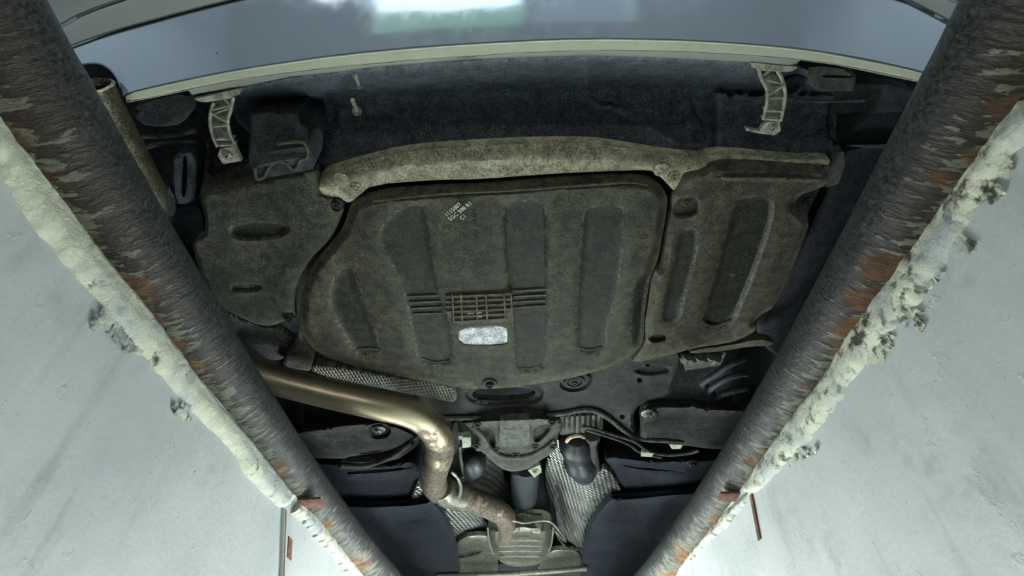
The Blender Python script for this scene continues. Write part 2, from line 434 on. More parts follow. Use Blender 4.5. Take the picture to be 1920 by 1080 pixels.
def lathe(prof, axis_o, axis_d, seg=20, ends=True):
    """prof: (radius, offset along axis)"""
    d = Vector(axis_d).normalized(); s = d.orthogonal().normalized(); t = d.cross(s); V = []; Fc = []
    for r, h in prof:
        for k in range(seg):
            a = math.tau * k / seg; V.append(Vector(axis_o) + d * h + (s * math.cos(a) + t * math.sin(a)) * max(r, 1e-5))
    for i in range(len(prof) - 1):
        for k in range(seg):
            a = i * seg + k; b = i * seg + (k + 1) % seg; Fc.append((a, b, b + seg, a + seg))
    if ends: Fc.append(tuple(range(seg))[::-1]); Fc.append(tuple(range((len(prof) - 1) * seg, len(prof) * seg)))
    return V, Fc
def disc(px, py, z): return PZ(px, py, z), z / ray(px, py).z / F
def bolt(px, py, z, r, parent, mat=None, label=None, name='bolt'):
    c, k = disc(px, py, z); R = r * k
    w_ = lathe([(R, .004), (R, 0), (R * .92, -.0015), (R * .60, -.0015)], c, (0, 0, 1), 18)
    h_ = lathe([(R * .56, 0), (R * .56, -R * .45), (R * .48, -R * .55), (R * .30, -R * .55), (R * .28, -R * .2)], c, (0, 0, 1), 6)
    V, Fc = merge([w_, h_]); return link_mesh(name, V, Fc, mat or m_bolt, parent, label=label, angle=25)
def box_px(pts, z, h):
    """pts: pixel polygon; a prism from z up h"""
    V = [PZ(x, y, z) for x, y in pts]; n = len(V); V += [v + Vector((0, 0, h)) for v in V]
    A = sum((V[i].x * V[(i + 1) % n].y - V[(i + 1) % n].x * V[i].y) for i in range(n))
    Fc = [tuple(range(n)), tuple(range(n, 2 * n))[::-1]] + [(i, i + n, (i + 1) % n + n, (i + 1) % n) for i in range(n)]
    if A > 0: Fc = [f[::-1] for f in Fc]
    return V, Fc
def bar_px(a, b, w_, z, h, z2=None):
    """bar between pixels a and b, w_ pixels wide"""
    z2 = z if z2 is None else z2
    dx, dy = b[0] - a[0], b[1] - a[1]; L = math.hypot(dx, dy); nx, ny = -dy / L * w_ / 2, dx / L * w_ / 2
    q = [(a[0] + nx, a[1] + ny, z), (b[0] + nx, b[1] + ny, z2), (b[0] - nx, b[1] - ny, z2), (a[0] - nx, a[1] - ny, z)]
    V = [PZ(*p) for p in q]; V += [v + Vector((0, 0, h)) for v in V]
    Fc = [(0, 1, 2, 3), (7, 6, 5, 4)] + [(i, i + 4, (i + 1) % 4 + 4, (i + 1) % 4) for i in range(4)]
    A = sum((V[i].x * V[(i + 1) % 4].y - V[(i + 1) % 4].x * V[i].y) for i in range(4))
    if A > 0: Fc = [f[::-1] for f in Fc]
    return V, Fc
def mesh(name, data, mat, parent, label=None, **kw): return link_mesh(name, data[0], data[1], mat, parent, label=label, **kw)
def cuboid(x0, x1, y0, y1, z0, z1):
    V = [Vector((x, y, z)) for z in (z0, z1) for y in (y0, y1) for x in (x0, x1)]
    return V, [(0, 2, 3, 1), (4, 5, 7, 6), (0, 1, 5, 4), (2, 6, 7, 3), (0, 4, 6, 2), (1, 3, 7, 5)]
def tag(o, label, cat, group=None):
    o['label'] = label; o['category'] = cat
    if group: o['group'] = group

# ------------------------------------------------------------------ setting
XL, XR = -.437, .431
def structure(name, data, mat, **kw):
    o = link_mesh(name, data[0], data[1], mat, origin=Vector(data[0][0]) * 0, **kw); o['kind'] = 'structure'; return o
def pit_wall(name, x, s):
    ny, nz = 260, 90; V = []; Fc = []
    for j in range(nz + 1):
        for i in range(ny + 1):
            y = -1.4 + 7.0 * (i / ny) ; z = -1.6 + 1.6 * (j / nz)
            p = Vector((0, y, z))
            d = .0015 + .0015 * noise.noise(p * 2.0) + .0012 * noise.noise(p * 9) + .0005 * noise.noise(p * 37)
            V.append(Vector((x + s * d, y, z)))
    for j in range(nz):
        for i in range(ny):
            a = j * (ny + 1) + i; q = (a, a + 1, a + ny + 2, a + ny + 1); Fc.append(q if s < 0 else q[::-1])
    b = len(V); back = x + s * .25
    for (y, z) in ((-1.4, -1.6), (5.6, -1.6), (5.6, 0), (-1.4, 0)): V.append(Vector((back, y, z)))
    c = [0, ny, (nz + 1) * (ny + 1) - 1, nz * (ny + 1)]
    for i in range(4): Fc.append((c[i], c[(i + 1) % 4], b + (i + 1) % 4, b + i))
    Fc.append((b, b + 1, b + 2, b + 3))
    return structure(name, (V, Fc), m_wall, angle=60)
wall_left = pit_wall('wall_left', XL, -1); wall_right = pit_wall('wall_right', XR, 1)
floor_pit = structure('floor', cuboid(-.7, .7, -1.4, 5.6, -1.65, -1.6), m_floor)
structure('floor', cuboid(-3.5, XL - .25, -4, 7, -.1, 0), m_floor); structure('floor', cuboid(XR + .25, 3.5, -4, 7, -.1, 0), m_floor)
structure('floor', cuboid(XL - .25, XR + .25, -4, -1.4, -1.7, 0), m_floor); structure('floor', cuboid(XL - .25, XR + .25, 5.6, 7, -1.7, 0), m_floor)
# hall wall behind with the wide window that mirrors in the bumper
WX0, WX1, WZ0, WZ1, WY = -1.75, 1.45, 1.58, 3.4, -4.0
wr = merge([cuboid(-3.5, WX0, WY - .2, WY, 0, 3.8), cuboid(WX1, 3.5, WY - .2, WY, 0, 3.8), cuboid(WX0, WX1, WY - .2, WY, 0, WZ0), cuboid(WX0, WX1, WY - .2, WY, WZ1, 3.8)])
structure('wall_rear', wr, m_plaster)
wf = merge([cuboid(WX0, WX1, WY - .1, WY + .03, WZ0, WZ0 + .15), cuboid(WX0, WX1, WY - .1, WY + .03, WZ1 - .07, WZ1),
            cuboid(WX0, WX0 + .08, WY - .1, WY + .03, WZ0, WZ1), cuboid(WX1 - .08, WX1, WY - .1, WY + .03, WZ0, WZ1), cuboid(.08, .15, WY - .1, WY + .03, WZ0, WZ1)])
win = structure('window_1', wf, m_hframe)
# glass panes left as clear openings' children
mesh('pane', cuboid(WX0 + .08, .08, WY - .05, WY - .045, WZ0 + .15, WZ1 - .07), m_glass, win); mesh('pane', cuboid(.15, WX1 - .08, WY - .05, WY - .045, WZ0 + .15, WZ1 - .07), m_glass, win)
structure('wall_left', cuboid(-3.7, -3.5, -4.2, 7, 0, 3.8), m_plaster); structure('wall_right', cuboid(3.5, 3.7, -4.2, 7, 0, 3.8), m_plaster)
structure('wall_front', cuboid(-3.7, 3.7, 7, 7.2, 0, 3.8), m_plaster); structure('ceiling', cuboid(-3.7, 3.7, -4.2, 7.2, 3.8, 3.9), m_plaster)
hv = []; hf = []
for i in range(41):
    x = -26 + 52 * i / 40; h = 11.5 + 1.0 * noise.noise(Vector((x * .15, 0, 0))) + .5 * noise.noise(Vector((x * .6, 3, 0))) - .12 * max(0, x)
    for (y, z) in ((-18, -1), (-20, h * .6), (-24, h), (-30, -1)): hv.append(Vector((x, y, z)))
for i in range(40):
    for k in range(3): a = i * 4 + k; hf.append((a, a + 4, a + 5, a + 1))
hill = structure('hill', (hv, hf), m_hill)
structure('building', merge([cuboid(.1, 7.5, -16, -12, 0, 7.4), cuboid(.1, 7.7, -16.2, -11.8, 7.4, 7.7)]), flat('grey_render', (.10, .12, .135)))

# ------------------------------------------------------------------ rails
def rail(name, cpx, side, label):
    pts = [PZ(x, y, .45) for x, y in cpx]
    co = np.polyfit([p.y for p in pts], [p.x for p in pts], 2)
    X = lambda y: float(np.polyval(co, min(y, 2.6))) if y < 2.6 else float(np.polyval(co, 2.6)) 
    ax = Vector(((XL if side < 0 else XR), .9, .042))
    path = [(X(max(y, .0)) , y, .042) for y in np.linspace(-1.3, 5.4, 620)]
    def disp(p, d):
        low = max(0, min(1, .5 - d.z * 1.1)); 
        return .0016 * low * noise.noise(Vector((p.x * 20, p.y * 75, p.z * 20))) + .0010 * low * noise.noise(Vector((p.x * 60, p.y * 160, p.z * 60))) + .0006 * noise.noise(p * 40)
    V, Fc = tube_data(path, .0415, 40, True, disp=disp)
    o = link_mesh(name, V, Fc, m_rail, origin=ax, angle=70)
    tag(o, label, 'pipe', None); return o
LP = [(-20, 0), (112, 240), (187, 360), (263, 480), (331, 570), (400, 680), (522, 839), (653, 1000), (715, 1080)]
RP = [(1897, 0), (1785, 240), (1716, 360), (1655, 462), (1580, 570), (1512, 691), (1462, 761), (1391, 861), (1321, 954), (1240, 1065)]
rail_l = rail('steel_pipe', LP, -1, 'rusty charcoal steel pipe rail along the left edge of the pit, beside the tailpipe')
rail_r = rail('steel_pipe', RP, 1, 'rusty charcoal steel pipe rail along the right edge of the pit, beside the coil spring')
bpy.context.view_layer.update()

def mortar(name, inner, outer, x, s, wall, label=None):
    """a crumbly plaster fillet standing proud of the wall between the pipe and the painted face"""
    n = 130; V = []; Fc = []; k = 7
    def at(pl, t):
        L = [0]
        for i in range(len(pl) - 1): L.append(L[-1] + math.dist(pl[i], pl[i + 1]))
        d = t * L[-1]
        for i in range(len(pl) - 1):
            if d <= L[i + 1] + 1e-6:
                f = (d - L[i]) / (L[i + 1] - L[i]); return (pl[i][0] + (pl[i + 1][0] - pl[i][0]) * f, pl[i][1] + (pl[i + 1][1] - pl[i][1]) * f)
        return pl[-1]
    for i in range(n + 1):
        a = at(inner, i / n); b = at(outer, i / n)
        j = 5 * noise.noise(Vector((i * .22, x * 10, 0))) + 3.5 * noise.noise(Vector((i * .8, 5, x)))
        L = math.dist(a, b) + 1e-6; b = (b[0] + (b[0] - a[0]) / L * j, b[1] + (b[1] - a[1]) / L * j)
        for q in range(k + 1):
            f = q / k; p = PX(a[0] + (b[0] - a[0]) * f, a[1] + (b[1] - a[1]) * f, x)
            prof = (.001, .003, .004, .006, .007, .006, .004, -.006)[q]
            p.x -= s * (prof + .0022 * noise.noise(p * 45) + .003 * abs(noise.noise(p * 90)) * (q > 0)) ; V.append(p)
    for i in range(n):
        for q in range(k):
            a = i * (k + 1) + q; f = (a, a + 1, a + k + 2, a + k + 1); Fc.append(f)
    o = link_mesh(name, V, Fc, m_mortar_l if s < 0 else m_mortar, wall, label=label, angle=50)
    me = o.data; bm = bmesh.new(); bm.from_mesh(me)
    fl = [f for f in bm.faces]
    if sum(f.normal.x * -s for f in fl) < 0: bmesh.ops.reverse_faces(bm, faces=fl)
    r = bmesh.ops.extrude_face_region(bm, geom=list(bm.faces)); 
    for v in [g for g in r['geom'] if isinstance(g, bmesh.types.BMVert)]: v.co.x += s * .012
    bmesh.ops.recalc_face_normals(bm, faces=bm.faces); bm.to_mesh(me); bm.free(); return o
mortar('plaster_fillet', [(-60, 130), (14, 222), (105, 346), (164, 432), (210, 498), (265, 560), (345, 668), (412, 758), (490, 848), (553, 930)],
       [(-80, 240), (0, 321), (39, 395), (62, 427), (148, 528), (218, 613), (250, 655), (300, 705), (344, 754), (422, 832), (470, 902), (526, 954)], XL, -1, wall_left, 'crumbling whitewashed plaster strip')
mortar('plaster_fillet', [(560, 942), (592, 964), (640, 1018), (698, 1083), (736, 1130)], [(548, 960), (575, 990), (600, 1020), (655, 1080), (700, 1140)], XL, -1, wall_left, 'crumbling whitewashed plaster strip')
mortar('plaster_fillet', [(1905, 180), (1842, 262), (1787, 345), (1722, 440), (1648, 540), (1585, 625), (1548, 700), (1490, 770), (1420, 868), (1392, 918)],
       [(1960, 235), (1905, 290), (1862, 345), (1822, 410), (1775, 500), (1722, 574), (1648, 650), (1604, 705), (1518, 830), (1418, 925)], XR, 1, wall_right, 'yellowed crumbling plaster strip')
mortar('plaster_fillet', [(1400, 925), (1358, 962), (1270, 1062), (1220, 1120)], [(1395, 950), (1362, 990), (1325, 1022), (1262, 1085), (1215, 1140)], XR, 1, wall_right, 'yellowed crumbling plaster strip')
# rusty anchors: a vertical strap let into each wall and a plate welded on each rail
def strap(pa, pb, wpx, x, s, wall, mat, label, proud=.006, name='anchor_strap'):
    a = PX(*pa, x); b = PX(*pb, x); a2 = PX(pa[0] + wpx, pa[1], x); wd = abs(a2.y - a.y)
    V = []
    for p in (a, b):
        for dy in (0, wd):
            for dx in (-proud, .01): V.append(Vector((x + s * dx, p.y + dy, p.z)))
    Fc = [(0, 2, 6, 4), (1, 5, 7, 3), (0, 1, 3, 2), (4, 6, 7, 5), (0, 4, 5, 1), (2, 3, 7, 6)]
    o = link_mesh(name, V, Fc, mat, wall, label=label)
    bm = bmesh.new(); bm.from_mesh(o.data); bmesh.ops.recalc_face_normals(bm, faces=bm.faces); bm.to_mesh(o.data); bm.free(); return o
strap((530, 955), (523, 1150), 22, XL, -1, wall_left, m_wall, 'painted steel strap let into the left pit wall', .004)
strap((536, 1005), (534, 1045), 9, XL, -1, wall_left, m_rust, 'bare rusted patch on the strap', .0055, 'rust_patch')
strap((531, 955), (524, 1150), 3, XL, -1, wall_left, m_rust, 'rusted seam edge', .0045, 'rust_seam')
strap((1410, 925), (1426, 1010), 5, XR, 1, wall_right, m_rust, 'thin rusted edge of a buried strap', .0015, 'rust_seam')
def weld_plate(q, z, o, label):
    plate('weld_plate', q, z, m_rust, o, thick=.004, rim=(2, .001), grid=6, ch=0, wob=.002, label=label)
weld_plate([(548, 938), (600, 936), (607, 952), (556, 954)], .404, rail_l, 'rusty plate welded to the pipe')
weld_plate([(1352, 925), (1395, 925), (1388, 940), (1345, 938)], .402, rail_r, 'rusty plate welded to the pipe')

def crumbs(x, s, wall, spots, n, spread, seed):
    rnd = random.Random(seed); L = []
    for k in range(n):
        px, py = rnd.choice(spots); p = PX(px + rnd.gauss(0, spread), py + rnd.gauss(0, spread * .7), x); r = rnd.uniform(.0015, .0055)
        v = [Vector((rnd.uniform(.5, 1) * a * .5, rnd.uniform(.5, 1.3) * b, rnd.uniform(.5, 1.2) * c)) * r + p for a in (-1, 1) for b in (-1, 1) for c in (-1, 1)]
        L.append((v, [(0, 1, 3, 2), (4, 6, 7, 5), (0, 4, 5, 1), (2, 3, 7, 6), (0, 2, 6, 4), (1, 5, 7, 3)]))
    o = mesh('plaster_crumbs', merge(L), m_mortar, wall, 'flaking plaster crumbs'); o['kind'] = 'stuff'
crumbs(XL, -1, wall_left, [(222, 625), (235, 640), (255, 650), (268, 640), (200, 600), (345, 770), (40, 330)], 150, 9, 3)
crumbs(XR, 1, wall_right, [(1660, 640), (1740, 520), (1700, 590), (1800, 460), (1850, 360), (1500, 850), (1640, 670), (1880, 310)], 200, 11, 5)

# ------------------------------------------------------------------ the car
car = bpy.data.objects.new('car', None); C.objects.link(car); car.location = CAR
tag(car, 'silver blue car parked over the pit, seen from below with dusty underbody and tarnished exhaust', 'car')
bpy.context.view_layer.update()
LIPX = [(-80, 275), (100, 212), (230, 178), (317, 157), (433, 133), (533, 118), (640, 103), (707, 96), (800, 88), (967, 78), (1100, 73), (1240, 75), (1300, 77), (1400, 83), (1500, 92), (1600, 107), (1683, 125), (1733, 137), (1850, 172), (2000, 225)]
lx = np.array([p[0] for p in LIPX]); ly = np.array([p[1] for p in LIPX])
LIP = lambda x: float(np.interp(x, lx, ly))
def zface(x, y):
    k = max(0, LIP(x) - y); return .725 + .00075 * k + 1.1e-6 * k * k
def stripline(f, xs): return [(x, f(x)) for x in xs]
sm1 = [(60, 118), (130, 92), (190, 70), (250, 52), (350, 25), (450, 0), (560, -24), (700, -48)]
sm1r = [(1420, -48), (1560, -32), (1690, 0), (1740, 25), (1790, 52), (1880, 100)]
face = [(x, LIP(x)) for x in range(240, 1860, 60)] + [(1880, 178)] + sm1r[::-1] + sm1[::-1] + [(60, 150), (120, 140), (150, 123), (175, 119), (195, 122), (215, 140), (226, 165), (231, 184)]
bumper = plate('rear_bumper', face, .72, m_paint, car, zf=zface, rim=(3, .004), thick=.02, grid=26, ch=1, label='silver blue painted rear bumper face', wob=.0006)
up1 = [(60, 113), (130, 88), (190, 66), (250, 48), (350, 21), (450, -4), (560, -28), (700, -52), (700, -80), (400, -50), (300, -20), (240, 1), (160, 28), (113, 54), (40, 90)]
plate('bumper_upper_edge', up1, .72, m_lip2, car, zf=lambda x, y: zface(x, y) - .004, rim=(3, .004), thick=.02, grid=22, ch=1, label='upper bumper ledge on the left, its reflection painted grey')  # grey colour stands in for the reflection on this ledge
up1r = [(1420, -54), (1560, -38), (1692, -5), (1743, 20), (1793, 47), (1890, 95), (1900, 60), (1820, 20), (1775, 0), (1700, -40), (1560, -72), (1420, -80)]
plate('bumper_upper_edge', up1r, .72, m_lip2, car, zf=lambda x, y: zface(x, y) - .004, rim=(3, .004), thick=.02, grid=22, ch=1, label='upper bumper ledge on the right, its reflection painted grey')  # same reflection tone put into the colour on this side
plate('tailgate', [(30, 86), (108, 50), (157, 23), (237, -4), (300, -26), (400, -56), (700, -86), (960, -90), (1420, -86), (1560, -78), (1700, -46), (1780, -4), (1830, 18), (1900, 50), (1900, -130), (960, -160), (30, -130)], .72, m_lip2, car, zf=lambda x, y: zface(x, y) - .002, rim=(3, .004), thick=.02, grid=30, ch=1, label='dusty grey lower tailgate edge')
# underside of the bumper: a bright dusty lip and a darker return
xs1 = [236, 290, 350, 450, 544, 640, 800, 967, 1100, 1240, 1300, 1407, 1490, 1567, 1667, 1730, 1850]
wA = [13, 17, 17, 17, 19, 21, 22, 21, 21, 20, 20, 19, 18, 17, 17, 17, 17]
a1 = [(x, LIP(x) + 1) for x in xs1]; a2 = [(x, LIP(x) + w_) for x, w_ in zip(xs1, wA)]
plate('bumper_lip', a1 + a2[::-1], .722, m_lip, car, rim=(2, .003), thick=.012, grid=20, ch=1, label='pale dusty underside lip of the bumper', wob=.0003)
b2 = [(238, 193), (290, 183), (353, 170), (360, 178), (450, 163), (544, 144), (640, 134), (700, 126), (800, 118), (870, 112), (967, 108), (1100, 104), (1240, 108), (1300, 111), (1407, 117), (1490, 126), (1500, 113), (1567, 122), (1667, 143), (1735, 157), (1860, 192)]
b1 = [(x, y - 1) for x, y in a2]
plate('bumper_lip_return', b1 + b2[::-1], .728, m_lip2, car, rim=(2, .004), thick=.012, grid=20, ch=0, zf=lambda x, y: .726 + .0004 * max(0, y - LIP(x) - 16), label='greyer inner return of the bumper lip', wob=.0003)
# rear valance
val = [(440, 160), (544, 140), (640, 128), (720, 119), (800, 112), (967, 102), (1100, 98), (1240, 102), (1407, 111), (1480, 118), (1560, 150), (1570, 220), (1560, 275), (1556, 306), (1483, 306), (1400, 297), (1340, 294), (1317, 303), (1240, 296), (1133, 277), (1067, 274), (967, 276), (833, 284), (750, 292), (683, 309), (600, 334), (560, 332), (520, 280), (450, 240), (430, 190)]
RIDGE = np.array(spline([(1100, 118), (1100, 160), (1107, 186), (1124, 199), (1160, 206), (1215, 236), (1262, 264), (1300, 271), (1326, 272)], 5))
def zval(x, y):
    q = np.array([[x, y]], float); dr = dist_to(q, RIDGE, False)[0]; ins = inside(q, bead)[0]
    return zval0(x, y) - .007 * math.exp(-(dr / 10) ** 2) * min(1, max(.3, (y - 110) / 90)) + (.008 * sstep(np.array(dr / 10)).item() if ins else 0)
bead = [(1102, 122), (1100, 165), (1110, 190), (1135, 202), (1165, 208), (1220, 240), (1265, 268), (1325, 272), (1316, 230), (1290, 185), (1240, 142), (1200, 125), (1150, 117)]
def zval0(x, y):
    top = LIP(x) + 32; t = (y - top)
    a = .745 + .10 * sstep(np.array(t / 62.0)).item()
    cy = 236 if x < 1300 else 236 + (x - 1300) * .1
    if y > cy: a -= min(.06, (y - cy) * .0009)
    if x > 1335: a += -.018 * min(1, (x - 1335) / 10) * (1 if y > 175 else 0)
    return a
rv = plate('rear_valance', val, .76, m_valance, car, zf=zval, recess=[([(600, 160), (640, 160), (640, 232), (618, 238), (602, 215)], .012, 12)],
      rim=(5, .004), grid=6, ch=1, label='dark blue grey rear valance behind the bumper lip', wob=.001)
for (a, b) in (((664, 138), (674, 160)), ((661, 188), (670, 211))):
    A_, B_ = PZ(*a, .745), PZ(*b, .80)
    st = mesh('stud', merge([tube_data([A_, B_], .0036, 10), lathe([(.0080, .002), (.0080, -.002), (.006, -.003)], B_ + (A_ - B_) * .12, (B_ - A_), 14)]), m_zinc, rv, 'threaded steel stud')
# dusty steel flange
fl = [(598, 326), (640, 312), (683, 300), (750, 283), (833, 275), (967, 267), (1067, 265), (1133, 268), (1240, 287), (1317, 295), (1333, 285), (1400, 288), (1483, 297), (1556, 296), (1556, 308), (1540, 309), (1467, 308), (1400, 306), (1336, 308), (1320, 317), (1286, 322), (1279, 330), (1270, 350), (1264, 358), (1256, 350), (1237, 330), (1220, 318), (1140, 321), (1000, 328), (900, 336), (820, 337), (697, 346), (672, 368), (655, 382), (640, 373), (610, 369), (596, 360)]
flange = plate('body_flange', fl, .752, m_dusty, car, zf=lambda x, y: .752 - .022 * sstep(np.array((y - np.interp(x, [600, 750, 967, 1133, 1240, 1317, 1556], [322, 283, 267, 268, 287, 290, 290])) / 34)).item(), rim=(3, .004), grid=10, ch=1, label='pale dust caked steel flange across the car')
bolt(668, 352, .728, 12, flange, m_dusty); bolt(1263, 331, .728, 11, flange, m_dusty)
for p in ((1240, 318), (640, 336)): mesh('weld_lump', lathe([(.014, .004), (.013, -.001), (.007, -.003)], PZ(*p, .729), (0, 0, 1), 9), m_dusty, flange)

# central cover
tray_o = [(663, 377), (655, 390), (647, 417), (637, 440), (610, 467), (583, 503), (567, 540), (562, 573), (560, 600), (566, 625), (587, 657), (617, 673), (667, 687), (767, 710), (867, 727), (920, 731), (1040, 716), (1133, 693), (1180, 672), (1203, 650), (1207, 630), (1207, 597), (1213, 553), (1222, 510), (1232, 490), (1237, 470), (1242, 440), (1248, 407), (1252, 373), (1247, 360), (1233, 346), (1210, 336), (1167, 333), (1033, 341), (900, 352), (820, 355), (720, 361), (687, 370)]
R1 = [(640, 493), (660, 492), (672, 505), (683, 547), (703, 600), (720, 655), (717, 670), (677, 678), (665, 668), (645, 640), (625, 605), (612, 575), (612, 545), (622, 515)]
R2 = [(800, 380), (767, 377), (733, 398), (711, 420), (708, 447), (722, 475), (753, 547), (770, 620), (780, 677), (795, 688), (830, 690), (853, 684), (856, 655), (850, 610), (830, 550), (813, 473), (803, 400)]
R3 = [(938, 402), (945, 382), (970, 372), (1008, 372), (1028, 382), (1031, 450), (1030, 600), (1028, 685), (1015, 697), (978, 701), (963, 690), (960, 620), (948, 545), (942, 470)]
R4 = [(1097, 385), (1133, 377), (1167, 380), (1175, 393), (1172, 447), (1167, 513), (1157, 563), (1143, 613), (1140, 655), (1130, 665), (1107, 669), (1084, 664), (1074, 650), (1075, 613), (1080, 513), (1087, 430), (1090, 400)]
R5 = [(1228, 498), (1197, 514), (1184, 540), (1179, 590), (1180, 640), (1195, 655), (1203, 640), (1206, 600), (1212, 550), (1221, 512)]
win_h = [(872, 566), (884, 560), (892, 572), (884, 584), (870, 580)]
tray = plate('spare_wheel_cover', tray_o, .715, m_tray, car, recess=[(R1, .008, 16), (R2, .008, 12), (R3, .008, 10), (R4, .008, 12), (R5, .006, 9), ([(858, 612), (950, 606), (954, 640), (950, 646), (905, 649), (858, 646)], .006, 5, 1), ([(893, 712), (945, 712), (945, 730), (893, 728)], -.006, 8)],
             rim=(18, .015), thick=.016, grid=9, label='dust covered black moulded cover with long pressed recesses', wob=.003)
# ribs across the recesses
zr = .7135
def rib(a, b, wpx=2.2, z=zr, h=.012, **k): mesh('rib', bar_px(a, b, wpx, z, h), m_tray, tray, **k)
for i in range(4): rib((762 + i * 4, 557 + i * 11), (836, 554 + i * 11), z=.720)
for i in range(4): rib((946, 547 + i * 10.5), (1027, 543 + i * 10.2), z=.720)
for i in range(6): rib((835 + (i > 3) * 12, 557 + i * 9.4), (962 - (i > 3) * 12, 551 + i * 9.4), 2.4, .708)
for x in (848, 864, 893, 911, 945, 958): rib((x, 553), (x + 3, 604 + (6 if 880 < x < 920 else 0)), 3.0, .706)
mesh('rib_bed', box_px([(836, 556), (960, 550), (962, 596), (940, 604), (860, 608), (840, 600)], .7125, .01), m_tray, tray)
for q in ([(852, 568), (872, 562), (876, 574), (858, 580)], [(922, 562), (942, 560), (938, 574), (924, 572)]): mesh('slot_shade', box_px(q, .7115, .004), m_dark, tray, 'dark block painted as the shade between the ribs')  # solid dark blocks, the shade of the openings put into colour
mesh('foil_patch', merge([box_px([(876, 587), (890, 587), (890, 593), (878, 594)], .711, .003), box_px([(893, 585), (903, 585), (903, 595), (893, 595)], .711, .003)]), m_white, tray, 'bright scrap between the ribs')
plate('foil_patch', [(857, 613), (905, 612), (951, 607), (954, 640), (946, 645), (905, 648), (861, 646)], .7155, m_alu, tray, rim=(3, .002), thick=.003, grid=8, ch=1, label='bright silver foil patch below the rib grid', wob=.002)
mesh('rim_beading', merge([tube_data([PZ(x, y, .7145) for x, y in spline([(700, 377), (820, 364), (960, 357), (1100, 347), (1180, 342), (1215, 347)], 6)], .0022, 8)]), m_tray, tray, 'edge bead shaped to catch the rim highlight')  # bead added along the rolled edge to carry its highlight line
bolt(918, 719, .712, 14, tray, m_tray, name='fixing_boss')
# raised lips at the closed ends of the recesses
for (p, q, r) in (((668, 655), (690, 652), (714, 656)), ((785, 668), (815, 678), (848, 674)), ((968, 688), (995, 690), (1022, 680)), ((1084, 650), (1105, 655), (1134, 648))):
    mesh('recess_lip', tube_data([PZ(x, y, .7225) for x, y in spline([p, q, r], 6)], .0035, 8), m_iron, tray, 'shiny pressed lip')
def text(name, s, size, px, py, z, rot, mat, parent, label=None):
    c = bpy.data.curves.new(name, 'FONT'); c.body = s; c.size = size; c.extrude = .0004; c.resolution_u = 2
    t = bpy.data.objects.new('tmp', c); C.objects.link(t); bpy.context.view_layer.update()
    me = bpy.data.meshes.new_from_object(t.evaluated_get(bpy.context.evaluated_depsgraph_get())); bpy.data.objects.remove(t)
    o = bpy.data.objects.new(name, me); me.materials.clear(); me.materials.append(mat); C.objects.link(o); o.parent = parent
    o.location = PZ(px, py, z) - CAR
    if parent is not car: pass
    # face down, readable from below
    o.rotation_euler = (math.pi, 0, rot)
    if label: o['label'] = label
    return o
for i, s in enumerate(('1115007', '3GC 300 R1', 'C1')):
    text('printed_mark', s, .011, (838, 845, 866)[i], (407, 415, 413)[i], .7125, math.radians(-42), m_print, tray, 'small white printed part number')
text('moulded_mark', '5QF 868 20 9', .012, 896, 448, .7140, math.radians(-88), m_tray, tray, 'faint moulded lettering')

# left cover
lc = [(415, 320), (440, 306), (470, 300), (560, 292), (588, 293), (597, 327), (602, 362), (640, 372), (646, 383), (644, 395), (633, 427), (617, 453), (583, 487), (560, 522), (551, 560), (552, 590), (553, 603), (533, 600), (513, 610), (487, 610), (450, 593), (417, 577), (400, 566), (385, 530), (373, 507), (363, 473), (360, 453), (383, 440), (386, 420), (383, 400), (373, 373), (378, 340), (387, 262), (394, 262), (391, 325), (408, 322)]
lcover = plate('side_undertray', lc, .73, m_cover, car, zf=lambda x, y: .725 + .0009 * max(0, (368 - (x - 387) * .235) - y), ch=1,
     recess=[([(425, 415), (540, 410), (545, 440), (505, 452), (430, 452)], .010, 10), ([(430, 528), (490, 526), (495, 548), (432, 550)], .007, 7), ([(585, 455), (625, 420), (640, 385), (610, 372), (604, 400), (560, 460), (505, 530), (500, 590), (545, 596), (548, 540), (560, 500)], -.002, 14), ([(617, 372), (643, 370), (650, 384), (640, 398), (620, 396)], .008, 5)],
     holes=[[(441, 443), (454, 443), (455, 451), (443, 451)], [(506, 438), (520, 438), (521, 446), (508, 446)], [(452, 539), (465, 539), (466, 547), (454, 547)]], rim=(6, .012), grid=11, wob=.004, label='dusty black side undertray on the left with three small holes')
bolt(632, 382, .728, 13, lcover, m_iron); bolt(543, 597, .722, 11, lcover, m_iron)
# box shaped vent on the left cover
box = plate('vent_box', [(470, 212), (520, 205), (522, 212), (560, 210), (565, 232), (578, 240), (588, 292), (560, 300), (520, 306), (478, 316), (466, 290)], .70, m_black, car, zf=lambda x, y: .745 - .0006 * (y - 205), rim=(4, .01), thick=.10, grid=14, ch=0, label='black box moulding with an open wavy edge')
mesh('vent_face', box_px([(466, 292), (556, 276), (578, 274), (588, 292), (586, 318), (478, 338)], .695, .06), m_black, box)
mesh('vent_shade', box_px([(481, 306), (560, 288), (575, 290), (576, 298), (560, 304), (550, 322), (515, 330), (484, 334)], .6935, .004), m_dark, box, 'dark block painted as the shaded vent opening')  # solid block on the vent face, its dark colour stands for shade
mesh('wavy_edge', tube_data([PZ(x, y, .692) for x, y in spline([(478, 306), (481, 334), (495, 332), (503, 316), (518, 304), (535, 306), (549, 318), (558, 312), (563, 300), (575, 296), (577, 282), (565, 266), (520, 270)], 6)], .0025, 8), m_cover, box)

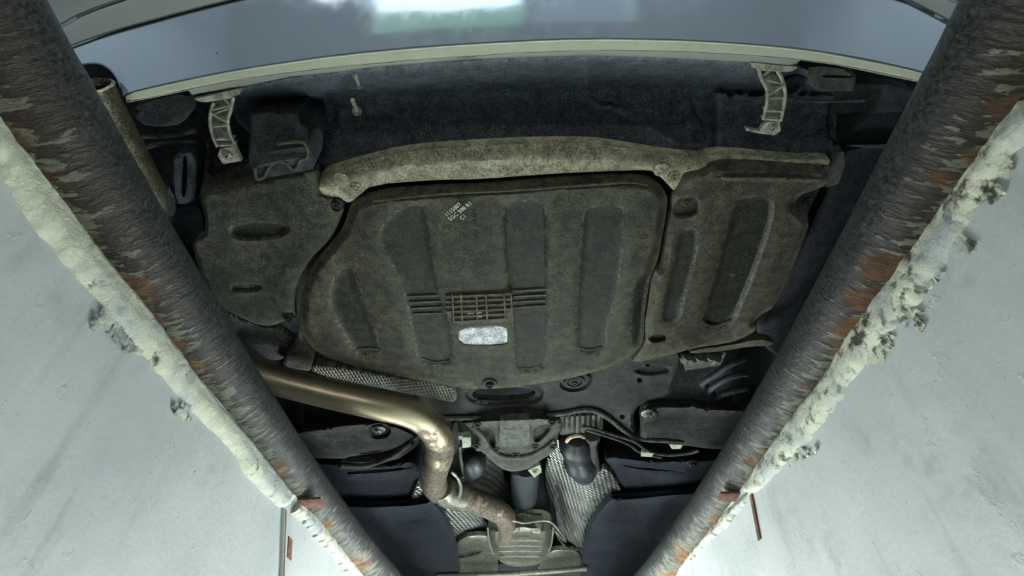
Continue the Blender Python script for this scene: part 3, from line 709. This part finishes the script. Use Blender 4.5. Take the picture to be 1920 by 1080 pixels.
# right cover
rc = [(1285, 325), (1320, 318), (1336, 309), (1400, 308), (1467, 311), (1540, 313), (1553, 325), (1549, 346), (1527, 357), (1500, 366), (1489, 383), (1497, 402), (1522, 411), (1500, 467), (1480, 513), (1453, 577), (1430, 587), (1412, 603), (1420, 618), (1400, 630), (1367, 643), (1300, 652), (1267, 662), (1180, 684), (1200, 660), (1211, 640), (1211, 627), (1208, 607), (1214, 580), (1224, 510), (1241, 503), (1244, 480), (1254, 413), (1260, 400), (1261, 367), (1268, 353)]
RA = [(1268, 432), (1300, 424), (1313, 432), (1311, 467), (1300, 513), (1282, 575), (1276, 605), (1240, 608), (1233, 595), (1245, 540), (1262, 470)]
RB = [(1413, 362), (1383, 366), (1372, 382), (1357, 430), (1343, 493), (1315, 575), (1311, 608), (1330, 623), (1367, 618), (1382, 598), (1410, 533), (1443, 440), (1456, 390), (1447, 367)]
rcover = plate('side_undertray', rc, .722, m_tray, car, ch=1, recess=[(RA, .007, 10), (RB, .008, 12), ([(1262, 368), (1300, 364), (1316, 376), (1314, 396), (1296, 410), (1258, 412)], .010, 9), ([(1340, 326), (1540, 330), (1546, 340), (1470, 350), (1340, 340)], -.006, 6), ([(1212, 628), (1250, 622), (1252, 640), (1220, 646)], .01, 5)],
     rim=(12, .010), grid=9, wob=.003, label='dusty black side undertray on the right with two long recesses')
bolt(1287, 378, .731, 12, rcover, m_cover); mesh('dimple', lathe([(.011, .002), (.010, -.002), (.006, -.0045), (.002, -.005)], PZ(1375, 512, .7325), (0, 0, 1), 16), m_iron, rcover, 'shiny round dimple')
for (p, q, r) in (((1240, 600), (1258, 603), (1274, 598)), ((1318, 606), (1340, 611), (1372, 600))):
    mesh('recess_lip', tube_data([PZ(x, y, .7265) for x, y in spline([p, q, r], 6)], .0035, 8), m_iron, rcover, 'shiny pressed lip')
bolt(1516, 378, .75, 9, rcover, m_iron)

# bumper brackets: ribbed ladder shaped struts with a bolted foot
def bracket(L, R_, head, cross, foot, footbolt, z0, z1, label):
    n = len(L); zz = lambda i: z0 + (z1 - z0) * i / (n - 1)
    web = []
    V = []; Fc = []
    for i in range(n):
        for p in (L[i], R_[i]): V.append(PZ(*p, zz(i) + .006))
    for i in range(n): 
        for p in (L[i], R_[i]): V.append(PZ(*p, zz(i) + .014))
    for i in range(n - 1):
        a = 2 * i; Fc.append((a, a + 2, a + 3, a + 1)); b = a + 2 * n; Fc.append((b, b + 1, b + 3, b + 2))
        Fc.append((a, b, b + 2, a + 2)); Fc.append((a + 1, a + 3, b + 3, b + 1))
    o = link_mesh('bumper_bracket', V, Fc, m_zinc, car, label=label)
    for side in (L, R_):
        sp = spline([(p[0], p[1], zz(i)) for i, p in enumerate(side)], 5)
        mesh('side_rib', tube_data([PZ(*p) for p in sp], .0028, 8), m_zinc, o)
    for a, b, t in cross:
        z = z0 + (z1 - z0) * t; mesh('cross_rib', bar_px(a, b, 3.2, z - .002, .012), m_zinc, o)
    mesh('head_plate', box_px(head, z0 - .004, .008), m_zinc, o)
    mesh('foot_plate', box_px(foot, z1 - .002, .008), m_zinc, o)
    bolt(*footbolt, z1 - .003, 10, o)
    return o
bracket([(401, 192), (395, 215), (395, 238), (400, 258), (408, 276)], [(438, 182), (433, 205), (427, 228), (431, 250), (440, 270)], [(364, 186), (450, 166), (450, 176), (440, 180), (430, 186), (384, 192), (372, 190)],
        [((400, 207), (431, 199), .2), ((397, 214), (424, 230), .45), ((396, 216), (432, 203), .25), ((399, 238), (426, 236), .6), ((405, 262), (437, 262), .85), ((420, 186), (432, 198), .1), ((408, 274), (440, 272), 1)], [(412, 280), (440, 274), (452, 302), (418, 308), (408, 292)], (426, 291), .735, .715, 'ribbed grey bumper bracket, the left one beside the vent box')
bracket([(1422, 128), (1428, 148), (1438, 168), (1438, 192), (1431, 224)], [(1458, 132), (1467, 152), (1472, 176), (1468, 206), (1463, 228)], [(1407, 117), (1496, 126), (1488, 133), (1478, 135), (1426, 133), (1409, 126)],
        [((1428, 145), (1444, 132), .12), ((1428, 148), (1465, 158), .22), ((1440, 180), (1468, 162), .45), ((1440, 186), (1470, 184), .6), ((1434, 208), (1466, 210), .82), ((1431, 224), (1462, 226), 1)], [(1438, 229), (1462, 228), (1464, 246), (1452, 254), (1436, 252), (1422, 250), (1400, 246), (1398, 240), (1424, 246), (1430, 236)], (1447, 240), .735, .715, 'ribbed grey bumper bracket, the right one behind the bumper lip')

# exhaust
tip = merge([tube_data([PZ(168, 168, .72), PZ(215, 255, .715), PZ(272, 362, .705)], .032, 28, False), lathe([(.032, 0), (.034, -.004), (.030, -.006), (.027, 0), (.027, .06), (.001, .061)], PZ(168, 168, .72), PZ(215, 255, .715) - PZ(168, 168, .72), 28, False)])
tipo = mesh('tailpipe_tip', tip, m_tip, car, 'polished steel tailpipe tip, dusty')
mesh('tailpipe_bore', lathe([(.0262, .004), (.0262, .05), (.001, .05)], PZ(168, 168, .72), PZ(215, 255, .715) - PZ(168, 168, .72), 24, False), m_rubber, tipo, 'dark bore')
ptube('tailpipe_cap', [(272, 362, .705, 32), (285, 375, .71, 28), (300, 400, .73, 14)], m_tip, tipo)
ptube('silencer_can', [(250, 420, .80, 10), (270, 440, .79, 60), (330, 520, .78, 66), (400, 600, .77, 66), (420, 625, .77, 10)], m_dark, car, label='dark rear silencer behind the left pipe')
ex = ptube('exhaust_pipe', [(400, 672, .70, 27), (450, 690, .69, 27), (500, 708, .68, 27.5), (600, 734, .67, 27.5), (700, 757, .66, 28), (765, 773, .66, 28), (800, 792, .66, 28), (822, 822, .66, 27.5), (824, 850, .66, 27), (816, 880, .67, 25.5), (812, 900, .68, 25), (822, 918, .69, 24), (845, 926, .70, 23), (880, 936, .705, 22), (925, 954, .71, 21), (944, 966, .71, 20), (950, 984, .71, 18), (946, 1002, .72, 18)], m_exh, car, sub=9, seg=28, label='tarnished brown exhaust pipe with an S bend')
ptube('pipe_sleeve', [(826, 912, .688, 25), (836, 922, .69, 27), (858, 930, .70, 26), (866, 932, .702, 23.5)], m_muf, ex, seg=24, label='dull grey pipe sleeve')
mesh('hanger_hook', tube_data([PZ(x, y, .672) for x, y in spline([(846, 884), (858, 896), (864, 912), (862, 928), (852, 940)], 5)], .0055, 10), m_muf, ex, 'bent steel hanger')
mu = plate('silencer', [(914, 992), (926, 985), (1000, 978), (1036, 984), (1035, 1010), (1031, 1034), (1016, 1057), (989, 1064), (948, 1061), (930, 1045), (919, 1025)], .74, m_muf, car, zf=lambda x, y: .72 - .045 * math.sqrt(max(0, 1 - ((x - 976) / 66) ** 2)) + .00025 * (y - 980), rim=(14, .03), thick=.05, grid=7, ch=2, label='round silencer body with pressed ribs', wob=0)
for i in range(4):
    mesh('pressed_rib', tube_data([PZ(x, 1013 + i * 10, .72 - .045 * math.sqrt(max(0, 1 - ((x - 976) / 66) ** 2)) + .00025 * (33 + i * 10)) for x in range(936, 1020, 6)], .0035, 8), m_muf, mu)
for s_ in (-1, 1): mesh('seam_flange', tube_data([PZ(x, y, .715) for x, y in spline([(976 + s_ * 62, 988), (976 + s_ * 58, 1020), (976 + s_ * 50, 1040)], 5)], .004, 8), m_muf, mu)
c0, kk = disc(1006, 990, .70); mesh('inlet_dome', lathe([(.03, .03), (.030, .0), (.026, -.012), (.015, -.02), (.004, -.022)], c0, (0, -.5, 1), 24), m_muf, mu, 'rounded inlet stub')
mesh('hanger_rod', tube_data([PZ(x, y, .675) for x, y in spline([(960, 975), (980, 980), (1000, 978), (1025, 976), (1040, 985), (1060, 1010)], 5)], .004, 8), m_muf, mu, 'thin steel hanger rod')

# heat shields
plate('heat_shield', [(405, 580), (450, 597), (487, 613), (513, 612), (530, 624), (553, 640), (545, 655), (530, 676), (500, 674), (475, 655), (440, 625), (415, 600)], .745, m_dimple2, car, zf=lambda x, y: .74 + .0004 * (y - 600), rim=(3, .004), grid=12, label='dusty dimpled heat shield beside the left pipe')
hs = plate('heat_shield', [(560, 606), (575, 640), (588, 660), (586, 697), (560, 693), (531, 686), (532, 668), (556, 642)], .742, m_cover, car, rim=(3, .005), grid=9, ch=1, label='grey folded end of the heat shield')
mesh('clip', box_px([(537, 668), (556, 668), (557, 684), (538, 684)], .738, .01), m_cover, hs)
plate('heat_shield', [(585, 682), (620, 685), (700, 699), (830, 719), (857, 728), (856, 753), (838, 753), (700, 725), (585, 701)], .738, m_ribgrid, car, rim=(3, .004), grid=7, ch=1, label='long embossed heat shield strip above the exhaust pipe')
plate('heat_shield', [(857, 893), (890, 888), (905, 870), (912, 850), (930, 850), (945, 872), (944, 900), (960, 930), (965, 960), (930, 965), (880, 945)], .80, m_dimple, car, zf=lambda x, y: .74 + .16 * sstep(np.array((x - 855) / 110)).item(), rim=(3, .004), grid=9, label='shiny dimpled tunnel heat shield left of the differential', wob=.006)
plate('heat_shield', [(767, 944), (776, 918), (784, 899), (795, 915), (812, 935), (835, 945), (860, 950), (905, 965), (918, 985), (920, 1030), (905, 1060), (895, 1100), (860, 1100), (855, 1040), (845, 1000), (825, 962), (805, 945)], .745, m_dimple, car, rim=(3, .004), grid=9, label='shiny dimpled heat shield beside the left floor tray', wob=.008, zf=lambda x, y: .742 + .0004 * (x - 780))
hr = plate('heat_shield', [(1026, 848), (1045, 820), (1052, 845), (1067, 868), (1088, 892), (1110, 890), (1122, 884), (1133, 876), (1147, 882), (1158, 903), (1171, 922), (1140, 928), (1113, 960), (1095, 1003), (1092, 1060), (1092, 1100), (1045, 1100), (1042, 1030), (1042, 985), (1030, 940), (1021, 900)], .76, m_dimple, car, rim=(3, .004), grid=9, label='shiny dimpled heat shield right of the silencer', wob=.009, zf=lambda x, y: .745 + .10 * (1 - sstep(np.array((x - 1020) / 90)).item()), recess=[([(1035, 905), (1048, 900), (1060, 960), (1062, 1010), (1046, 990)], .02, 8)])
mesh('shield_edge', tube_data([PZ(x, y, .735) for x, y in spline([(1040, 990), (1050, 1012), (1065, 1026), (1090, 1030)], 5)], .005, 8), m_iron, hr)
ptube('shield_stay', [(1036, 990, .73, 3), (1060, 1014, .73, 3)], m_muf, hr)
plate('tunnel_shield', [(845, 1010), (925, 1000), (935, 1045), (930, 1100), (850, 1100)], .75, m_muf, car, rim=(3, .004), grid=10, recess=[([(850, 1035), (900, 1028), (905, 1038), (852, 1050)], .01, 4)], label='dull grey tunnel shield left of the silencer')
plate('tunnel_shield', [(1030, 1035), (1045, 1030), (1095, 1034), (1095, 1100), (1000, 1100), (1010, 1060)], .75, m_muf, car, rim=(3, .004), grid=10, label='dull grey tunnel shield right of the silencer')
ptube('cross_tube', [(820, 1080, .70, 5), (960, 1076, .70, 5), (1100, 1066, .70, 5)], m_muf, car, label='pale steel cross tube at the front of the tunnel')
plate('tunnel_floor', [(840, 1058), (1100, 1058), (1100, 1180), (840, 1180)], .77, m_slate, car, rim=(0, 0), grid=30)

# propshaft
pr = ptube('propshaft', [(986, 870, .80, 26), (984, 900, .80, 26), (983, 930, .80, 24), (982, 960, .81, 20), (981, 1000, .83, 18)], m_black, car, seg=20, label='dark propshaft under the tunnel')
# subframe
sf = [(780, 700), (1000, 690), (1150, 660), (1282, 648), (1276, 692), (1263, 720), (1257, 742), (1228, 750), (1202, 756), (1188, 772), (1190, 800), (1200, 816), (1200, 826), (1170, 812), (1135, 785), (1100, 775), (1050, 783), (900, 788), (835, 790), (780, 770)]
sub = plate('rear_subframe', sf, .755, m_iron, car, holes=[[(884, 736), (900, 727), (985, 727), (1004, 732), (1004, 742), (985, 750), (905, 752), (886, 746)], [(1194, 709), (1204, 709), (1204, 718), (1194, 718)], [(1162, 778), (1172, 778), (1172, 787), (1162, 787)], [(1210, 682), (1219, 682), (1219, 687), (1210, 687)]],
      recess=[([(868, 728), (890, 718), (1000, 718), (1022, 730), (1018, 752), (990, 762), (900, 762), (872, 750)], .008, 6), ([(1186, 690), (1215, 680), (1255, 684), (1262, 700), (1215, 706), (1190, 700)], .008, 6)], rim=(6, .014), grid=11, ch=1, label='black pressed steel rear subframe', wob=.002)
mesh('edge_flange', tube_data([PZ(x, y, .748) for x, y in spline([(836, 784), (900, 783), (980, 781), (1050, 776), (1100, 768), (1133, 779), (1167, 805), (1195, 822), (1240, 826), (1283, 828)], 6)], .007, 10), m_cast, sub, 'dusty rolled flange')
def bushing(px, py, z, R, parent, label, mats=(None, None)):
    c, k = disc(px, py, z); r = R * k
    mesh('bushing', lathe([(r, .02), (r, -.004), (r * .86, -.006), (r * .82, .004), (r * .62, .004), (r * .58, -.003), (r * .44, -.003), (r * .40, .004), (r * .26, .004), (r * .22, -.006), (r * .05, -.006)], c, (0, 0, 1), 28), mats[0] or m_rubber, parent, label)
    bolt(px, py, z - .004, R * .34, parent, mats[1])
bushing(1077, 716, .748, 33, sub, 'round rubber subframe bushing', (m_iron, m_cast))
# control arms
ar = plate('control_arm', [(1200, 778), (1208, 764), (1230, 757), (1290, 760), (1299, 755), (1310, 762), (1400, 765), (1520, 766), (1520, 850), (1400, 845), (1290, 838), (1196, 824), (1203, 805)], .74, m_iron, car, rim=(6, .014), grid=12, ch=1, recess=[([(1210, 815), (1282, 824), (1283, 830), (1215, 826)], .012, 2), ([(1215, 762), (1236, 770), (1234, 790), (1215, 798), (1200, 790)], -.004, 4)], label='black control arm on the right', wob=.003)
bolt(1215, 776, .733, 13, ar)
al = plate('control_arm', [(540, 812), (557, 807), (617, 797), (693, 788), (740, 794), (782, 812), (760, 836), (733, 846), (660, 854), (640, 862), (560, 858)], .735, m_iron, car, rim=(6, .014), grid=12, ch=1, recess=[([(654, 852), (700, 840), (735, 842), (700, 850)], .012, 3), ([(686, 796), (722, 792), (736, 806), (728, 822), (700, 826), (688, 812)], .01, 5)], label='black control arm on the left below the exhaust pipe', wob=.003)
bolt(710, 806, .732, 12, al)
ptube('brace_bar', [(640, 874, .735, 4), (690, 872, .735, 4.5), (735, 855, .735, 5), (772, 830, .735, 5)], m_cast, al, label='thin dusty brace')
plate('brace_plate', [(640, 868), (735, 868), (782, 838), (796, 820), (780, 812), (740, 848), (700, 862), (640, 862)], .745, m_iron, al, rim=(3, .005), grid=10, ch=1)
# fuel tank halves and floor trays
def ztank(cx, cy, rx, ry):
    return lambda x, y: .80 - .05 * math.sqrt(max(0, 1 - ((x - cx) / rx) ** 2 * .8 - ((y - cy) / ry) ** 2 * .9))
tl = plate('fuel_tank', [(560, 862), (640, 870), (740, 868), (782, 858), (790, 900), (778, 948), (640, 965), (560, 955)], .78, m_slate, car, zf=ztank(690, 905, 150, 70), rim=(5, .01), thick=.08, grid=10, label='smooth dark tank half on the left', wob=.004, recess=[([(640, 880), (775, 872), (778, 880), (645, 892)], .008, 4)])
tr = plate('fuel_tank', [(1130, 850), (1200, 860), (1290, 862), (1420, 850), (1400, 950), (1180, 945), (1160, 915), (1140, 880)], .78, m_slate, car, zf=ztank(1240, 895, 170, 75), rim=(5, .01), thick=.08, grid=10, label='smooth dark tank half on the right', wob=.004, recess=[([(1168, 868), (1290, 884), (1288, 890), (1166, 876)], .008, 4)])
bolt(1298, 869, .742, 12, tr, m_iron); bolt(636, 892, .76, 8, tl, m_iron)
plate('floor_tray', [(600, 952), (650, 948), (797, 945), (808, 936), (822, 950), (838, 975), (852, 1010), (860, 1045), (863, 1130), (650, 1180), (600, 1100)], .715, m_slate, car, rim=(4, .012), grid=16, ch=1, label='smooth slate grey floor tray on the left', wob=.008)
plate('floor_tray', [(1142, 930), (1160, 932), (1230, 926), (1320, 920), (1400, 915), (1400, 1000), (1300, 1180), (1088, 1180), (1090, 1060), (1097, 1012), (1113, 968)], .715, m_slate, car, rim=(4, .012), grid=16, ch=1, label='smooth slate grey floor tray on the right', wob=.008)

# differential
def zdiff(x, y):
    return .765 - .055 * math.sqrt(max(0, 1 - ((x - 966) / 95) ** 2 * .9 - ((y - 815) / 80) ** 2 * .6))
df = plate('differential', [(862, 790), (900, 787), (1052, 780), (1056, 800), (1044, 822), (1046, 842), (1018, 860), (1000, 872), (984, 882), (950, 885), (925, 868), (905, 846), (892, 846), (888, 832), (898, 824), (880, 806)], .74, m_cast, car, zf=zdiff, rim=(4, .012), thick=.06, grid=8, ch=1, label='dusty cast differential housing', wob=.001,
      recess=[([(897, 800), (925, 798), (932, 832), (925, 842), (912, 826)], .014, 5, 1), ([(1000, 796), (1038, 792), (1030, 812), (1008, 832), (998, 826)], .014, 5, 1)])
mesh('housing_rim', tube_data([PZ(x, y, zdiff(x, y) - .006) for x, y in spline([(886, 800), (905, 818), (920, 842), (945, 856), (985, 856), (1015, 844), (1040, 826)], 6)], .007, 10), m_cast, df)
mesh('centre_plate', box_px([(938, 789), (992, 787), (994, 828), (986, 836), (944, 838), (936, 830)], .703, .02), m_cast, df, 'raised centre plate')
text('moulded_mark', 'MADE IN', .014, 944, 806, .7025, 0, m_cast, df, 'faint cast lettering')
for p in ((893, 836), (930, 843), (1003, 838), (1036, 838), (895, 797), (1035, 793), (967, 853)): bolt(*p, .712, 8, df, m_cast)
mesh('drain_plug', lathe([(.012, .01), (.012, -.02), (.007, -.026)], PZ(967, 880, .75), (0, -.3, 1), 12), m_cast, df)
lg = mesh('lug', box_px([(990, 882), (1012, 872), (1016, 885), (1002, 896)], .735, .012), m_zinc, df, 'small pale steel lug'); bolt(1003, 883, .733, 7, df)
# finned bracket, drive boots, cables
fb = mesh('finned_bracket', merge([box_px([(1050 + i * 10, 782 - i * .5), (1055 + i * 10, 782 - i * .5), (1055 + i * 10, 812), (1050 + i * 10, 812)], .752, .03) for i in range(8)] + [box_px([(1048, 780), (1130, 776), (1130, 808), (1050, 816)], .765, .02)]), m_cast, car, 'finned casting right of the differential')
bt = ptube('drive_boot', [(1080, 822, .765, 18), (1078, 834, .765, 30), (1082, 850, .765, 27), (1088, 866, .765, 32), (1094, 884, .765, 24), (1096, 896, .77, 14)], m_rubber, car, seg=24, label='black rubber drive shaft boot on the right')
mesh('boot_ring', tube_data([PZ(x, y, .755) for x, y in spline([(1062, 828), (1070, 820), (1085, 817), (1096, 820)], 5)], .006, 8), m_beige, bt, 'beige ring')
ptube('drive_boot', [(880, 850, .775, 10), (884, 858, .77, 22), (888, 870, .77, 24), (884, 884, .77, 18), (880, 892, .77, 8)], m_rubber, car, seg=20, label='black rubber drive shaft boot on the left')
ptube('link_rod', [(1110, 815, .74, 14), (1112, 822, .74, 14), (1112, 830, .742, 8), (1115, 860, .75, 8), (1118, 884, .76, 8)], m_iron, car, label='black link rod with a round head')
ptube('brake_line', [(1092, 800, .735, 4), (1110, 803, .735, 3), (1150, 815, .735, 3), (1190, 828, .735, 3), (1215, 845, .735, 3), (1250, 853, .735, 3), (1290, 850, .735, 3), (1310, 845, .735, 3)], m_cast, car, label='thin dusty brake line')
ptube('brake_line', [(1100, 806, .737, 3), (1150, 822, .737, 2.5), (1180, 834, .737, 2.5), (1200, 848, .737, 2.5), (1240, 858, .737, 2.5)], m_cast, car, label='second thin brake line')
mesh('plug', merge([box_px([(1204, 848), (1226, 850), (1222, 857), (1202, 856)], .73, .01)]), m_white, car, 'pale grease spot on the cable clip')
mesh('plug', box_px([(1254, 833), (1280, 834), (1276, 842), (1260, 842)], .73, .01), m_white, car, 'small pale cable clip')
co = mesh('connector', merge([box_px([(866, 821), (882, 820), (883, 838), (867, 840)], .725, .02), box_px([(860, 818), (868, 818), (868, 824), (860, 824)], .727, .012)]), m_white, car, 'pale electrical connector'); 
ptube('cable', [(862, 836, .735, 3), (864, 860, .74, 3), (868, 880, .75, 4), (872, 890, .76, 5)], m_cast, co)
plate('bracket_plate', [(846, 790), (862, 792), (864, 840), (852, 856), (846, 840)], .755, m_iron, car, rim=(2, .004), grid=10)

# spring, rubber stop and liners on the right
cs = []
for (a, b, c, d) in (((1318, 718), (1345, 700), (1372, 682), (1395, 672)), ((1330, 732), (1358, 712), (1385, 702), (1400, 700)), ((1350, 742), (1372, 734), (1395, 728), (1410, 726))):
    cs.append(tube_data([PZ(x, y, z) for x, y, z in spline([(a[0] + 6, a[1] + 6, .80), (*a, .785), (*b, .78), (*c, .785), (*d, .80)], 6)], .0095, 12))
mesh('coil_spring', merge(cs), m_black, car, 'dark coil spring on the right')
mesh('bump_stop', merge([tube_data([PZ(1282 + i * 11, 675 + (i % 2) * 3, .752), PZ(1290 + i * 11, 668 + (i % 2) * 3, .748)], .012, 10) for i in range(6)] + [box_px([(1275, 664), (1350, 655), (1362, 662), (1350, 685), (1285, 695)], .76, .02)]), m_cast, car, 'grey ridged rubber stop')
plate('undertray_edge', [(1300, 654), (1367, 646), (1420, 634), (1450, 640), (1452, 648), (1400, 650), (1362, 658), (1290, 664)], .745, m_cover, car, rim=(2, .003), grid=12, ch=1)
plate('arch_liner', [(1560, 276), (1700, 268), (1760, 330), (1640, 560), (1520, 700), (1440, 660), (1415, 620), (1450, 580), (1500, 470), (1525, 400), (1552, 350)], .80, m_black, car, rim=(5, .01), grid=18, zf=lambda x, y: .80 + .0004 * (x - 1450), label='smooth dark wheel arch liner on the right')
mesh('liner_bracket', box_px([(1560, 288), (1582, 284), (1584, 312), (1572, 345), (1548, 352), (1556, 320)], .755, .02), m_iron, car, 'bent steel bracket at the corner of the right undertray')
rb = plate('bumper_crash_box', [(1512, 118), (1608, 130), (1600, 172), (1585, 170), (1530, 172), (1515, 150)], .75, m_iron, car, rim=(3, .005), grid=10, ch=1, thick=.05, recess=[([(1540, 140), (1600, 142), (1600, 146), (1540, 146)], .01, 2)], label='grey crash box end on the right')
c1, k1 = disc(1486, 160, .765); mesh('grommet', lathe([(.017, .01), (.017, -.004), (.012, -.005), (.009, .006), (.001, .006)], c1, (0, 0, 1), 20), m_black, car)
ptube('ledge', [(1478, 184, .765, 3), (1500, 187, .765, 3), (1540, 190, .765, 3), (1620, 188, .765, 3)], m_black, car)
plate('rear_panel', [(1560, 150), (1740, 160), (1740, 280), (1556, 276), (1548, 230), (1552, 212)], .82, m_dark, car, rim=(4, .008), grid=18, recess=[([(1556, 212), (1700, 206), (1700, 270), (1572, 272)], .018, 4, 0)])
# left clutter behind the tailpipe
plate('bumper_crash_box', [(245, 200), (300, 180), (352, 172), (356, 200), (345, 232), (300, 238), (262, 232)], .77, m_dark, car, rim=(3, .006), grid=10, ch=1, thick=.05, label='dark crash box end on the left')
for q in (((268, 256), (330, 254), (368, 243)), ((275, 276), (310, 268), (368, 266))):
    mesh('ledge', tube_data([PZ(x, y, .79) for x, y in spline(q, 6)], .004, 8), m_iron, car)
plate('hanger_block', [(326, 285), (370, 282), (372, 370), (352, 384), (326, 380), (322, 330)], .755, m_black, car, rim=(4, .01), grid=9, ch=1, thick=.04, recess=[([(340, 290), (352, 290), (350, 370), (338, 370)], .015, 4)], label='black rubber hanger block beside the tailpipe')
plate('hanger_block', [(300, 345), (326, 350), (332, 395), (322, 408), (300, 400)], .76, m_black, car, rim=(4, .01), grid=9, ch=1)
plate('arch_liner', [(340, 385), (380, 380), (388, 440), (362, 455), (380, 530), (410, 600), (380, 620), (300, 480), (290, 400)], .79, m_black, car, rim=(4, .01), grid=16, label='dark wheel arch liner on the left')
# body shell above everything
flp = []
V, Fc = merge([cuboid(-.93, .93, .36, 4.6, .56, .62), cuboid(-.93, -.80, .5, .85, .38, .6), cuboid(.80, .93, .5, .85, .38, .6), cuboid(-.93, -.78, 1.55, 4.4, .20, .6), cuboid(.78, .93, 1.55, 4.4, .20, .6), cuboid(-.93, .93, 4.4, 4.6, .18, .6)])
mesh('body_floor', (V, Fc), m_dark, car, 'dark steel body floor above the covers')
V, Fc = merge([cuboid(-.80, .80, -.02 + .15, 1.3, .62, 1.3)]); mesh('boot_shell', (V, Fc), m_paint, car)
wheel_prof = [(.20, -.10), (.30, -.105), (.318, -.09), (.322, -.05), (.322, .05), (.318, .09), (.30, .105), (.20, .10)]
for s_ in (-1, 1):
    wv, wfc = lathe(wheel_prof, (s_ * .80, 1.20, .322), (1, 0, 0), 40); wo = mesh('wheel', (wv, wfc), m_rubber, car, 'black rear tyre, %s side' % ('left' if s_ < 0 else 'right'))
    mesh('rim', lathe([(.20, -.07), (.19, .0), (.06, .02), (.05, .08)], (s_ * .80, 1.20, .322), (s_, 0, 0), 30), m_dark, wo)
    wv, wfc = lathe(wheel_prof, (s_ * .80, 3.85, .322), (1, 0, 0), 40); mesh('wheel', (wv, wfc), m_rubber, car, 'black front tyre, %s side' % ('left' if s_ < 0 else 'right'))
